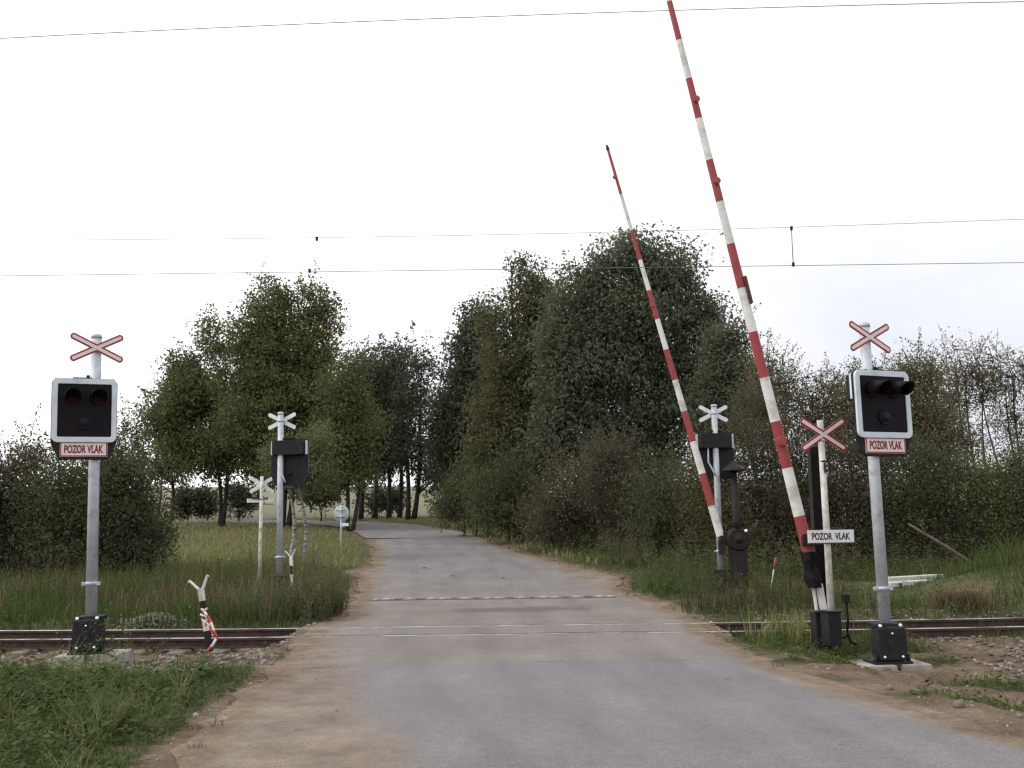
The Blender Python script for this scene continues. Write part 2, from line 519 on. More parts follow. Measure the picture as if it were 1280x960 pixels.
def road_material():
    m, nt, b = new_mat('worn_asphalt')
    tc = nt.nodes.new('ShaderNodeTexCoord'); v = tc.outputs['Object']
    mp = nt.nodes.new('ShaderNodeMapping'); mp.inputs['Scale'].default_value = (1.0, 0.16, 1.0)
    mp.inputs['Rotation'].default_value = (0, 0, R(6))
    nt.links.new(v, mp.inputs['Vector'])
    streak = noise(nt, 1.7, 6, 0.6, vec=mp.outputs[0])
    blot = noise(nt, 0.55, 5, 0.6, vec=v)
    fac = math_n(nt, 'ADD', math_n(nt, 'MULTIPLY', streak, 0.55), math_n(nt, 'MULTIPLY', blot, 0.45))
    asp = ramp(nt, fac, [(0.34, (0.138, 0.130, 0.138)), (0.5, (0.168, 0.160, 0.167)), (0.66, (0.204, 0.194, 0.197))])
    old = ramp(nt, fac, [(0.34, (0.148, 0.130, 0.120)), (0.5, (0.182, 0.162, 0.150)), (0.66, (0.222, 0.199, 0.183))])
    asp = mixc(nt, attr(nt, 'old'), asp, old)
    dust = ramp(nt, noise(nt, 1.1, 7, 0.66, vec=v), [(0.28, (0.100, 0.076, 0.060)), (0.46, (0.172, 0.138, 0.110)), (0.7, (0.245, 0.205, 0.166))])
    d = math_n(nt, 'ADD', attr(nt, 'dust'), math_n(nt, 'MULTIPLY', math_n(nt, 'SUBTRACT', noise(nt, 1.4, 7, 0.66, vec=v), 0.5), 1.1))
    dm = ramp(nt, d, [(0.25, (0, 0, 0)), (0.85, (1, 1, 1))])
    c = mixc(nt, dm, asp, dust)
    em = math_n(nt, 'ADD', attr(nt, 'edge'), math_n(nt, 'MULTIPLY', math_n(nt, 'SUBTRACT', noise(nt, 2.3, 7, 0.7, vec=v), 0.5), 1.1))
    c = mixc(nt, ramp(nt, em, [(0.35, (0, 0, 0)), (0.75, (1, 1, 1))]), c, soil_colour(nt, v))
    # tar patch and small oil blots
    tar = math_n(nt, 'ADD', attr(nt, 'tar'), math_n(nt, 'MULTIPLY', math_n(nt, 'SUBTRACT', noise(nt, 2.2, 6, 0.7, vec=mp.outputs[0]), 0.5), 0.9))
    tm = ramp(nt, tar, [(0.45, (0, 0, 0)), (0.85, (0.62, 0.62, 0.62))])
    c = mixc(nt, tm, c, (0.075, 0.068, 0.066))
    grit = ramp(nt, noise(nt, 85, 3, 0.6, vec=v), [(0.3, (0.62, 0.62, 0.62)), (0.7, (1.38, 1.38, 1.38))])
    c = mixc(nt, 1.0, c, grit, 'MULTIPLY')
    mott = ramp(nt, noise(nt, 8, 7, 0.8, vec=v), [(0.3, (0.86, 0.86, 0.86)), (0.7, (1.14, 1.14, 1.14))])
    c = mixc(nt, 1.0, c, mott, 'MULTIPLY')
    spot = ramp(nt, noise(nt, 4.5, 2, 0.4, vec=v), [(0.735, (0, 0, 0)), (0.76, (0.6, 0.6, 0.6))])
    c = mixc(nt, spot, c, (0.09, 0.08, 0.075))
    ty = math_n(nt, 'MULTIPLY', attr(nt, 'tyre'), noise(nt, 0.9, 4, 0.6, vec=v))
    c = mixc(nt, math_n(nt, 'MULTIPLY', ty, 0.5), c, mixc(nt, 1.0, c, (0.62, 0.61, 0.62), 'MULTIPLY'))
    nt.links.new(c, b.inputs['Base Color'])
    b.inputs['Roughness'].default_value = 0.85
    b.inputs['Specular IOR Level'].default_value = 0.25
    h = math_n(nt, 'ADD', noise(nt, 60, 4, 0.6, vec=v), math_n(nt, 'MULTIPLY', noise(nt, 3, 5, 0.6, vec=v), 0.8))
    bump(nt, b, h, 0.35, 0.02)
    return m


M['ground'] = ground_material()
M['road'] = road_material()


def stone_mat():
    m, nt, b = new_mat('ballast_stone')
    c = ramp(nt, attr(nt, 'rnd'), [(0.0, (0.10, 0.08, 0.068)), (0.5, (0.16, 0.135, 0.118)), (0.85, (0.23, 0.205, 0.188)), (1.0, (0.33, 0.31, 0.30))])
    nt.links.new(c, b.inputs['Base Color']); b.inputs['Roughness'].default_value = 0.9
    return m


M['stone'] = stone_mat()


def boom_plate(col):  # ribbon of barrier tape, striped along its own length
    m, nt, b = new_mat('barrier_tape')
    a = attr(nt, 'run')
    w = math_n(nt, 'FRACT', a)
    c = ramp(nt, w, [(0.0, (0.72, 0.66, 0.62)), (0.48, (0.72, 0.66, 0.62)), (0.52, (0.45, 0.05, 0.035)), (1.0, (0.45, 0.05, 0.035))])
    nt.links.new(c, b.inputs['Base Color']); b.inputs['Roughness'].default_value = 0.4
    return m


M['tape'] = boom_plate(None)

# ------------------------------------------------------------------ road and ground layout
RAIL_NEAR, RAIL_FAR = 17.12, 18.62


def track_bow(x):
    return np.maximum(0, np.abs(np.asarray(x, float) - 0.3) - 3.4) ** 2 / 124.0


ROWS = [(1250, -250, 700, 2600, 2750), (1050, 90, 540, 1800, 1900), (960, 205, 490, 1340, 1480), (930, 235, 470, 1255, 1300),
        (900, 268, 442, 1130, 1215), (870, 300, 422, 1035, 1110), (845, 330, 425, 975, 1020), (823, 352, 415, 925, 955),
        (805, 370, 410, 900, 915), (790, 385, 412, 885, 893), (780, 398, 418, 868, 880), (770, 432, 446, 838, 860),
        (757, 441, 456, 803, 838), (745, 446, 462, 768, 792), (735, 449, 465, 745, 778), (723, 452, 468, 725, 782),
        (713, 440, 472, 702, 735), (706, 464, 476, 686, 708), (690, 471, 479, 636, 648), (673, 460, 468, 588, 600)]
FARP = [((460, 673), (600, 673)), ((440, 662), (560, 662)), ((415, 657), (515, 655.5)), ((375, 654.5), (455, 652)),
        ((320, 653.5), (380, 650.5)), ((240, 653), (280, 650)), ((100, 653.5), (100, 650.5)), ((-200, 656), (-200, 652.5))]
_rows = []
for r in ROWS:
    pts = [gpx(px, r[0]) for px in r[1:]]
    _rows.append([np.mean([p[1] for p in pts])] + [p[0] for p in pts])
_rows = np.array(_rows)
_rows = np.vstack([[-25.0, -5.5, 0.0, 11.0, 14.0], [1.0, -3.4, 0.2, 7.5, 8.6], _rows])
_fy = np.arange(-25, 60, 0.1)
EDGE = [np.convolve(np.pad(np.interp(_fy, _rows[:, 0], _rows[:, k]), 2, mode='edge'), np.ones(5) / 5, mode='valid') for k in (1, 2, 3, 4)]


def edge(k, y):
    return np.interp(y, _fy, EDGE[k])


Y_END = _rows[-1, 0]
_farw = [(gpx(*a), gpx(*b)) for a, b in FARP]
_farc = np.array([(a + b)[:2] / 2 for a, b in _farw])
_farh = np.array([np.linalg.norm((a - b)[:2]) / 2 for a, b in _farw])


def road_d(x, y):
    """metres outside the road with its dirt shoulders (negative = on it)"""
    x = np.asarray(x, float); y = np.asarray(y, float)
    d = np.maximum(edge(0, y) - x, x - edge(3, y))
    d = np.where(y > Y_END + 0.5, 50.0, d)
    for i in range(len(_farc) - 1):
        a, b = _farc[i], _farc[i + 1]
        ab = b - a
        t = np.clip(((x - a[0]) * ab[0] + (y - a[1]) * ab[1]) / (ab @ ab), 0, 1)
        dist = np.hypot(x - a[0] - t * ab[0], y - a[1] - t * ab[1]) - (_farh[i] * (1 - t) + _farh[i + 1] * t)
        d = np.minimum(d, dist)
    return d


def H(x, y):
    x = np.asarray(x, float); y = np.asarray(y, float)
    d = road_d(x, y)
    z = zr(y)
    out = sstep(0.0, 0.9, d)
    z = z + out * (fbm(x * 0.5, y * 0.5, 3) - 0.5) * 0.16 * sstep(5, 12, y)
    z = z + sstep(0, .5, d) * (fbm(x * 2.2, y * 2.2, 5) - 0.5) * 0.10
    # lower verge to the right of the road, soft bank behind the track
    z = z - sstep(0.2, 1.6, d) * sstep(1, 3, x) * (1 - sstep(15.2, 16, y)) * 0.20
    z = z - sstep(0.2, 1.4, d) * (1 - sstep(-3, -1, x)) * (1 - sstep(16.2, 17, y)) * 0.14
    z = z + 0.75 * np.exp(-((x - 11.8) / 2.2) ** 2 - ((y - 23.5) / 2.2) ** 2)
    z = z + 0.18 * np.exp(-((x - 7.2) / 1.3) ** 2 - ((y - 14.9) / 0.6) ** 2)
    z = z + sstep(.1, .5, d) * (fbm(x * 5.5, y * 5.5, 15, 3) - .5) * 0.11 * (y > 8) * (y < 17)
    # uneven mounds under the weeds on the near left
    z = z + 0.75 * np.maximum(0, fbm(x * .85, y * .85, 153) - .5) * sstep(.3, 1.2, d) * (x < 0) * (1 - sstep(12.2, 13.6, y)) * sstep(4, 6, y)
    # track bed
    tb = track_bow(x)
    u = np.abs(y - tb - 0.5 * (RAIL_NEAR + RAIL_FAR))
    bed = (1 - sstep(1.45, 2.3, u)) * sstep(0.05, 0.7, d)
    z = z * (1 - bed) + bed * (-0.215 + (fbm(x * 3, y * 3, 8) - .5) * 0.05)
    z = z - (0.014 + 0.05 * sstep(25, 32, y)) * (1 - sstep(-0.05, 0.12, d))
    z = z - 0.11 * (u < 1.05) * (1 - sstep(-0.25, -0.05, d))
    z = np.where(y > 130, z + (fbm(x * 0.008, y * 0.008, 12) - 0.5) * 6 * sstep(130, 260, y), z)
    return z


# regions given by the photograph's ground points
def inpoly(poly, x, y):
    x = np.asarray(x, float); y = np.asarray(y, float)
    c = np.zeros(x.shape, bool)
    n = len(poly)
    for i in range(n):
        x1, y1 = poly[i]; x2, y2 = poly[(i + 1) % n]
        cond = ((y1 > y) != (y2 > y)) & (x < (x2 - x1) * (y - y1) / (y2 - y1 + 1e-12) + x1)
        c ^= cond
    return c


def gp(*pts):
    return [tuple(gpx(a, b)[:2]) for a, b in pts]


RIGHT_DIRT = gp((925, 832), (1010, 790), (1090, 800), (1180, 806), (1290, 815), (1400, 850), (1400, 960), (1280, 935), (1100, 895), (990, 860))
LEFT_DIRT = gp((-150, 797), (60, 795), (200, 797), (360, 795), (350, 830), (290, 838), (220, 842), (130, 840), (0, 828), (-150, 830))
PATCH = [(980, 812, .75, .55), (955, 800, .6, .6), (1003, 826, .6, .3), (1045, 802, .55, .35), (1060, 812, .5, .25), (930, 815, .35, .35), (1135, 868, .45, .13), (1105, 876, .3, .10),
         (1245, 868, .6, .15), (1278, 872, .5, .15), (1275, 835, .7, .3), (1010, 845, .35, .15), (1085, 800, .4, .3), (1165, 812, .35, .22), (1040, 850, .3, .10)]
PATCHW = [(*gpx(a, b)[:2], c, d) for a, b, c, d in PATCH]


BALLAST_RIGHT = gp((1120, 788), (1400, 780), (1400, 838), (1270, 826), (1200, 812), (1140, 800))


def dirt(x, y):
    d = road_d(x, y)
    m = 0.62 * (1 - sstep(0.05, 0.55, d))
    m = np.maximum(m, 0.75 * inpoly(RIGHT_DIRT, x, y))
    m = np.maximum(m, 0.72 * inpoly(LEFT_DIRT, x, y))
    for a, b, sx, sy in PATCHW:
        m = m - 0.75 * np.exp(-((x - a) / sx) ** 2 - ((y - b) / sy) ** 2) * (m > 0)
    u = np.abs(y - track_bow(x) - 0.5 * (RAIL_NEAR + RAIL_FAR))
    m = np.maximum(m, 0.8 * (1 - sstep(1.5, 2.2, u)) * (np.abs(x) < 40))
    m = np.maximum(m, 0.62 * inpoly(BALLAST_RIGHT, x, y))
    hp = gpx(1190, 752)
    m = np.maximum(m, 0.85 * np.exp(-((x - hp[0]) / 1.0) ** 2 - ((y - hp[1]) / 0.5) ** 2))
    return np.clip(m, 0, 1)


# ground: one sheet reaching the horizon
def grid_axis(dense_a, dense_b, step, far_a, far_b, growth=1.16):
    a = list(np.arange(dense_a, dense_b + 1e-6, step))
    s, p = step, a[-1]
    while p < far_b:
        s *= growth; p += s; a.append(p)
    s, p, b = step, a[0], []
    while p > far_a:
        s *= growth; p -= s; b.append(p)
    return np.array(b[::-1] + a)


gx = grid_axis(-9.5, 11.5, 0.125, -1400, 1400, 1.07)
gy = grid_axis(6.0, 27.0, 0.125, -200, 1500, 1.055)
GX, GY = np.meshgrid(gx, gy)
GZ = H(GX, GY)
nx, ny = len(gx), len(gy)
idx = np.arange(nx * ny).reshape(ny, nx)
quads = np.stack([idx[:-1, :-1], idx[:-1, 1:], idx[1:, 1:], idx[1:, :-1]], -1).reshape(-1, 4)
g = np_mesh('ground', np.stack([GX, GY, GZ], -1).reshape(-1, 3), quads, M['ground'],
            {'dirt': dirt(GX, GY).ravel(), 'far': (sstep(70, 110, GY)).ravel()}, smooth=True)
tag(g, kind='structure')


# road sheets: near road, deck between the rails, far road
def road_sheet(name, y0, y1, ny_, hi=0.0):
    ys = np.linspace(y0, y1, ny_)
    t = np.linspace(0, 1, 72)
    P, dust, old, tar, edg, tyr = [], [], [], [], [], []
    for y in ys:
        xl, la, ra, xr = (float(edge(k, y)) for k in range(4))
        wob = (fbm(np.array([y * 1.4]), np.array([2.0]), 1, 6)[0] - .5) * 0.5
        wob2 = (fbm(np.array([y * 1.4]), np.array([9.0]), 2, 6)[0] - .5) * 0.5
        if y0 > 16.9 and y1 < 18.8: wob = wob2 = 0
        x = xl + wob + (xr + wob2 - xl - wob) * t
        P.append(np.stack([x, np.full_like(x, y), zr(np.full_like(x, y)) + hi], -1))
        dl = 1 - sstep(-0.35, 0.9, x - la)
        dr = 1 - sstep(-0.35, 0.55, ra - x)
        d = np.maximum(dl, dr) * 0.95
        d = np.maximum(d, 0.34 * sstep(18.6, 19.4, y) * (1 - sstep(23.6, 25.2, y)))
        d = np.maximum(d, 0.22 * sstep(13.5, 13.6, y) * (1 - sstep(24, 26, y)))
        d = np.maximum(d, 0.42 * (1 - sstep(0.2, 1.7, ra - x)) * sstep(24, 28, y))
        tq = (x - la) / max(ra - la, 1) + .02 * math.sin(y * .35)
        tyr.append(sum(np.exp(-((tq - q0) / .035) ** 2) for q0 in (.20, .40, .60, .80)))
        edg.append(1 - sstep(0.0, 0.75, np.minimum(x - x[0], x[-1] - x)))
        dust.append(d); old.append(np.full_like(x, 0.85 * sstep(13.54, 13.58, y) * (1 - sstep(25, 34, y)) + 0.25 * sstep(25, 34, y)))
        cen = gpx(640, 762)
        tar.append(np.exp(-((x - cen[0] - .15) / 1.8) ** 4 - ((y - cen[1]) / 0.8) ** 2) * 0.95 +
                   0.95 * np.exp(-((y - 13.56 - 0.05 * np.sin(x * 1.3)) / 0.035) ** 2))
    P = np.array(P); n1, n2 = P.shape[:2]
    A = [np.array(q).ravel() for q in (dust, old, tar, edg, tyr)]
    V = P.reshape(-1, 3)
    # skirt so that the sheet has an edge
    ring = np.concatenate([np.arange(n2), np.arange(2, n1) * n2 - 1 + 0, [n1 * n2 - 1], np.arange(n1 * n2 - 2, (n1 - 1) * n2 - 1, -1),
                           np.arange(n1 - 2, 0, -1) * n2])
    S = V[ring].copy(); S[:, 2] -= 0.14
    V2 = np.vstack([V, S])
    ii = np.arange(n1 * n2).reshape(n1, n2)
    q = np.stack([ii[:-1, :-1], ii[:-1, 1:], ii[1:, 1:], ii[1:, :-1]], -1).reshape(-1, 4)
    k = len(ring); nxt = np.roll(np.arange(k), -1)
    sk = np.stack([ring, n1 * n2 + np.arange(k), n1 * n2 + nxt, ring[nxt]], -1)
    A = [np.concatenate([a, a[ring]]) for a in A]
    o = np_mesh(name, V2, np.vstack([q, sk]), M['road'], {'dust': A[0], 'old': A[1], 'tar': A[2], 'edge': A[3], 'tyre': A[4]}, smooth=False)
    o.data.polygons.foreach_set('use_smooth', np.concatenate([np.ones(len(q), bool), np.zeros(len(sk), bool)]))
    return tag(o, kind='structure')


yn = np.concatenate([[0]])
road_sheet('road', -24.0, RAIL_NEAR - 0.11, 420)
road_sheet('crossing_deck', RAIL_NEAR + 0.095, RAIL_FAR - 0.15, 24)
road_sheet('road', RAIL_FAR + 0.045, Y_END, 300)
# the bend beyond
PB, dB = [], []
for (a, b), (c, d) in zip(_farw[:-1], _farw[1:]):
    for s in np.linspace(0, 1, 12, endpoint=False):
        l = a + (c - a) * s; r_ = b + (d - b) * s
        row = l + (r_ - l) * np.linspace(-0.02, 1.02, 24)[:, None]
        row[:, 2] = zr(row[:, 1]) + 0.004
        PB.append(row); tt = np.linspace(0, 1, 24)
        dB.append(np.maximum(1 - sstep(0, .12, tt), 1 - sstep(0, .14, 1 - tt)) * .9)
PB = np.array(PB); n1, n2 = PB.shape[:2]
ii = np.arange(n1 * n2).reshape(n1, n2)
q = np.stack([ii[:-1, :-1], ii[:-1, 1:], ii[1:, 1:], ii[1:, :-1]], -1).reshape(-1, 4)
rb = np_mesh('road', PB.reshape(-1, 3), q, M['road'], {'dust': np.array(dB).ravel(), 'old': np.full(n1 * n2, .25), 'tar': np.zeros(n1 * n2), 'edge': np.zeros(n1 * n2), 'tyre': np.zeros(n1 * n2)}, smooth=True)
tag(rb, kind='structure')

# ------------------------------------------------------------------ railway track
track = empty('railway_track', (0, 17.87, 0), label='single railway track with rusty rails crossing the road', cat='railway track')


def rail_part(yc):
    xs = np.concatenate([np.arange(-60, -4, 0.6), np.arange(-4, 5, 0.5), np.arange(5, 61, 0.6)])
    prof = [(-.065, -.150), (.065, -.150), (.065, -.138), (.012, -.120), (.010, -.045), (.036, -.032), (.036, .008), (.030, .014),
            (-.030, .014), (-.036, .006), (-.036, -.032), (-.010, -.045), (-.012, -.120), (-.065, -.138)]
    mb = MB(); n = len(prof)
    vs = []
    for x in xs:
        b = float(track_bow(x))
        vs += [(x, yc + b + p - 17.87, z) for p, z in prof]
    for i in range(len(xs) - 1):
        for k in range(n):
            a, c = i * n + k, i * n + (k + 1) % n
            mb.f.append([a, c, c + n, a + n]); mb.m.append(1 if k in (6, 7, 8) else 0); mb.s.append(False)
    mb.v = vs
    return mb.build('rail', [M['rail'], M['railtop']], track)


rail_part(RAIL_NEAR); rail_part(RAIL_FAR)
sm = MB().box((0, 0, 0), (.25, 2.5, .16)).build('sleeper', M['sleeper'], track, 0.015, 1)
first = True
for i in range(-62, 63):
    x = 0.3 + i * 0.62
    yb = 17.87 + float(track_bow(x))
    if float(road_d(np.array([x]), np.array([17.87]))[0]) < 0.15: continue
    o = sm if first else sm.copy()
    if not first:
        COL.objects.link(o)
    first = False
    o.location = (x, yb - 17.87, -0.232 + random.uniform(-.008, .008))
    slope = 2 * max(0, abs(x - 0.3) - 3.4) / 124.0 * (1 if x > 0 else -1)
    o.rotation_euler = (0, 0, math.atan(slope) + random.uniform(-.015, .015))
# rail chairs on each sleeper near the road are too small to pick apart: one joined piece
mb = MB()
for i in range(-62, 63):
    x = 0.3 + i * 0.62
    if float(road_d(np.array([x]), np.array([17.87]))[0]) < 0.15: continue
    for yy in (RAIL_NEAR, RAIL_FAR):
        yc = yy + float(track_bow(x)) - 17.87
        for s in (-1, 1):
            mb.box((x, yc + s * .075, -.135), (.11, .05, .035))
o = mb.build('rail_fastenings', M['rail'], track); tag(o, kind='stuff')

# drain channel beyond the track
dc0 = gpx(470, 750)
drain = empty('drain_channel', (0, dc0[1], 0.0), label='row of pale drain gratings set across the road beyond the rails', cat='drain')
xa, xb = gpx(463, 750)[0], gpx(772, 748)[0]
zd = float(zr(dc0[1]))
MB().box(((xa + xb) / 2, 0, zd - .049), (xb - xa, .44, .11)).build('channel_frame', M['drain'], drain)
nsl = 22
for i in range(nsl):
    x = xa + (i + .5) * (xb - xa) / nsl
    mb = MB()
    w = (xb - xa) / nsl * (.45 + .3 * ((i * 5) % 7) / 7)
    mb.box((0, -.13, 0), (w, .10, .03)); mb.box((0, .13, 0), (w, .10, .03))
    for k in range(4): mb.box((-w / 2 + w * (k + .5) / 4, 0, -.001), (.03, .16, .026))
    g_ = mb.build('grate', M['concrete'] if (i * 7) % 5 < 3 else M['drain'], drain)
    g_.location = (x, 0, zd + 0.006 + random.uniform(0, .006))


# ------------------------------------------------------------------ stones
_ph = (1 + 5 ** .5) / 2
ICO_V = np.array([(-1, _ph, 0), (1, _ph, 0), (-1, -_ph, 0), (1, -_ph, 0), (0, -1, _ph), (0, 1, _ph), (0, -1, -_ph), (0, 1, -_ph),
                  (_ph, 0, -1), (_ph, 0, 1), (-_ph, 0, -1), (-_ph, 0, 1)], float) / math.sqrt(1 + _ph ** 2)
ICO_F = np.array([(0, 11, 5), (0, 5, 1), (0, 1, 7), (0, 7, 10), (0, 10, 11), (1, 5, 9), (5, 11, 4), (11, 10, 2), (10, 7, 6), (7, 1, 8),
                  (3, 9, 4), (3, 4, 2), (3, 2, 6), (3, 6, 8), (3, 8, 9), (4, 9, 5), (2, 4, 11), (6, 2, 10), (8, 6, 7), (9, 8, 1)])


def stones(name, P, size, label=None, cat=None, kind='stuff', lo=.2, parent=None):
    n = len(P)
    v = ICO_V[None] * (1 + rng.normal(0, .16, (n, 12, 1)))
    v = v * rng.uniform(.6, 1.2, (n, 1, 3)) * size[:, None, None]
    a = rng.uniform(0, 6.28, n); c, s = np.cos(a)[:, None], np.sin(a)[:, None]
    v = np.stack([v[..., 0] * c - v[..., 1] * s, v[..., 0] * s + v[..., 1] * c, v[..., 2] * .75], -1) + P[:, None]
    f = (ICO_F[None] + np.arange(n)[:, None, None] * 12).reshape(-1, 3)
    o = np_mesh(name, v.reshape(-1, 3), f, M['stone'], {'rnd': np.repeat(rng.uniform(lo, 1, n), 12)}, parent)
    return tag(o, label, cat, kind=kind)


def scatter(n, x0, x1, y0, y1):
    return rng.uniform(x0, x1, n), rng.uniform(y0, y1, n)


x, y = scatter(17000, -16, 16, 15.2, 20.6)
u = np.abs(y - track_bow(x) - 17.87)
keep = (u < 2.5) & (road_d(x, y) > .12) & (rng.random(len(x)) < (1 - sstep(1.7, 2.5, u)) * (0.35 + .65 * (x > 4.5)) * (vnoise(x * .9, y * .9, 4) > .25))
x, y = x[keep], y[keep]
P = np.stack([x, y, H(x, y) + .005], -1)
stones('ballast', P, rng.uniform(.018, .045, len(x)))
x, y = scatter(9000, 4.5, 12.5, 13.0, 16.8)
keep = inpoly(BALLAST_RIGHT, x, y) & (rng.random(9000) < sstep(.38, .62, fbm(x * 1.3, y * 1.3, 23)) * .5)
x, y = x[keep], y[keep]
stones('ballast', np.stack([x, y, H(x, y) + .012], -1), rng.uniform(.015, .045, len(x)), lo=.05)
x, y = scatter(2600, -9, -1.5, 13.2, 16.0)
keep = inpoly(LEFT_DIRT, x, y) & (rng.random(2600) < .5) & (fbm(x * 1.1, y * 1.1, 19) > .45)
x, y = x[keep], y[keep]
stones('clods', np.stack([x, y, H(x, y) + .008], -1), rng.uniform(.015, .06, len(x)), lo=0)
# heap of gravel behind the track on the left
hp = gpx(186, 778); hx, hy = hp[0], 20.3
q_ = rng.normal(0, 1, (900, 2)) * (0.36, 0.25)
zz = 0.15 * np.exp(-(q_[:, 0] / .42) ** 2 - (q_[:, 1] / .3) ** 2)
P = np.stack([hx + q_[:, 0], hy + q_[:, 1], H(hx + q_[:, 0], hy + q_[:, 1]) + zz], -1)
stones('gravel_heap', P, rng.uniform(.022, .05, 900), 'small heap of pale gravel in the grass behind the left rails', 'gravel heap', kind=None, lo=.3)
# loose stones on the bare soil
x, y = scatter(16000, -9, 12, 7.6, 16.3)
keep = (road_d(x, y) > -.1) & (dirt(x, y) > .45) & (rng.random(len(x)) < .42)
x, y = x[keep], y[keep]
x2, y2 = scatter(2600, -6, 8, 7, 26)
k2 = (road_d(x2, y2) < .1) & (road_d(x2, y2) > -1.3 + .9 * (x2 > 0)) & (rng.random(2600) < .6) & (np.abs(y2 - 17.87) > 1.2)
x, y = np.concatenate([x, x2[k2]]), np.concatenate([y, y2[k2]])
P = np.stack([x, y, np.where(road_d(x, y) < 0, zr(y), H(x, y))], -1)
stones('loose_stones', P, rng.gamma(2.0, .0045, len(x)) + .004)


def rock(px, py, r, label):
    p = gpx(px, py); z = float(H(p[0], p[1]))
    o = stones('rock', np.array([[0, 0, r * .35]]), np.array([r]), label, 'rock', kind=None, lo=.1)
    o.location = (p[0], p[1], z)
    return o


rock(1199, 886, .065, 'brown clod lying alone on the bare soil at the road edge')
rock(1183, 858, .045, 'grey stone on the soil right of the concrete footing')
rock(1113, 862, .05, 'small stone on the soil in front of the concrete footing')
rock(281, 900, .045, 'pale stone at the edge of the left weeds beside the dirt')


# ------------------------------------------------------------------ crossing signals
def rrect(w, h, r, cx=0, cz=0, n=5):
    pts = []
    for (sx, sz, a0) in ((1, 1, 0), (-1, 1, 90), (-1, -1, 180), (1, -1, 270)):
        for k in range(n + 1):
            a = R(a0 + 90 * k / n)
            pts.append((cx + sx * (w / 2 - r) + r * math.cos(a), cz + sz * (h / 2 - r) + r * math.sin(a)))
    return pts


def text_part(s, w, h, mat, parent, loc, thick=0.0015, bold=0.03):
    cu = bpy.data.curves.new('lettering', 'FONT')
    cu.body = s; cu.align_x = 'CENTER'; cu.align_y = 'CENTER'; cu.extrude = 0.01; cu.offset = bold; cu.resolution_u = 4
    tmp = bpy.data.objects.new('lettering', cu); COL.objects.link(tmp)
    dg = bpy.context.evaluated_depsgraph_get()
    me = bpy.data.meshes.new_from_object(tmp.evaluated_get(dg))
    COL.objects.unlink(tmp); bpy.data.objects.remove(tmp)
    co = np.zeros(len(me.vertices) * 3, np.float32); me.vertices.foreach_get('co', co); co = co.reshape(-1, 3)
    mn, mx_ = co.min(0), co.max(0)
    q = (co - (mn + mx_) / 2) / (mx_ - mn)
    new = np.stack([q[:, 0] * w, -q[:, 2] * thick, q[:, 1] * h], -1).astype(np.float32)
    me.vertices.foreach_set('co', new.ravel()); me.update()
    me.materials.clear(); me.materials.append(mat)
    me.name = 'lettering'
    o = bpy.data.objects.new('lettering', me); link(o, parent); o.location = loc
    return o


def bar_outline(L_, w, ang):
    c, s = math.cos(ang), math.sin(ang)
    ch = w * .28
    base = [(-L_ / 2 + ch, -w / 2), (L_ / 2 - ch, -w / 2), (L_ / 2, -w / 2 + ch), (L_ / 2, w / 2 - ch), (L_ / 2 - ch, w / 2),
            (-L_ / 2 + ch, w / 2), (-L_ / 2, w / 2 - ch), (-L_ / 2, -w / 2 + ch)]
    return [(x * c - z * s, x * s + z * c) for x, z in base]


def saltire(parent, cz, y, L_, w, ang, red, white, back):
    """two crossed arms, red edged on the front, painted back"""
    for i, sg in enumerate((1, -1)):
        yy = y - (0.004 if i else 0)
        arm = MB().prism(bar_outline(L_, w, sg * ang), yy, yy + .0035).build('cross_arm', back, parent)
        arm.location = (0, 0, cz)
        f = MB().prism(bar_outline(L_ - .002, w - .002, sg * ang), yy - .0015, yy - .0003).build('red_border', red, arm)
        f2 = MB().prism(bar_outline(L_ - w * .5, w * .46, sg * ang), yy - .0065 + (.0005 if i else 0), yy - .0016).build('white_stripe', white, arm)


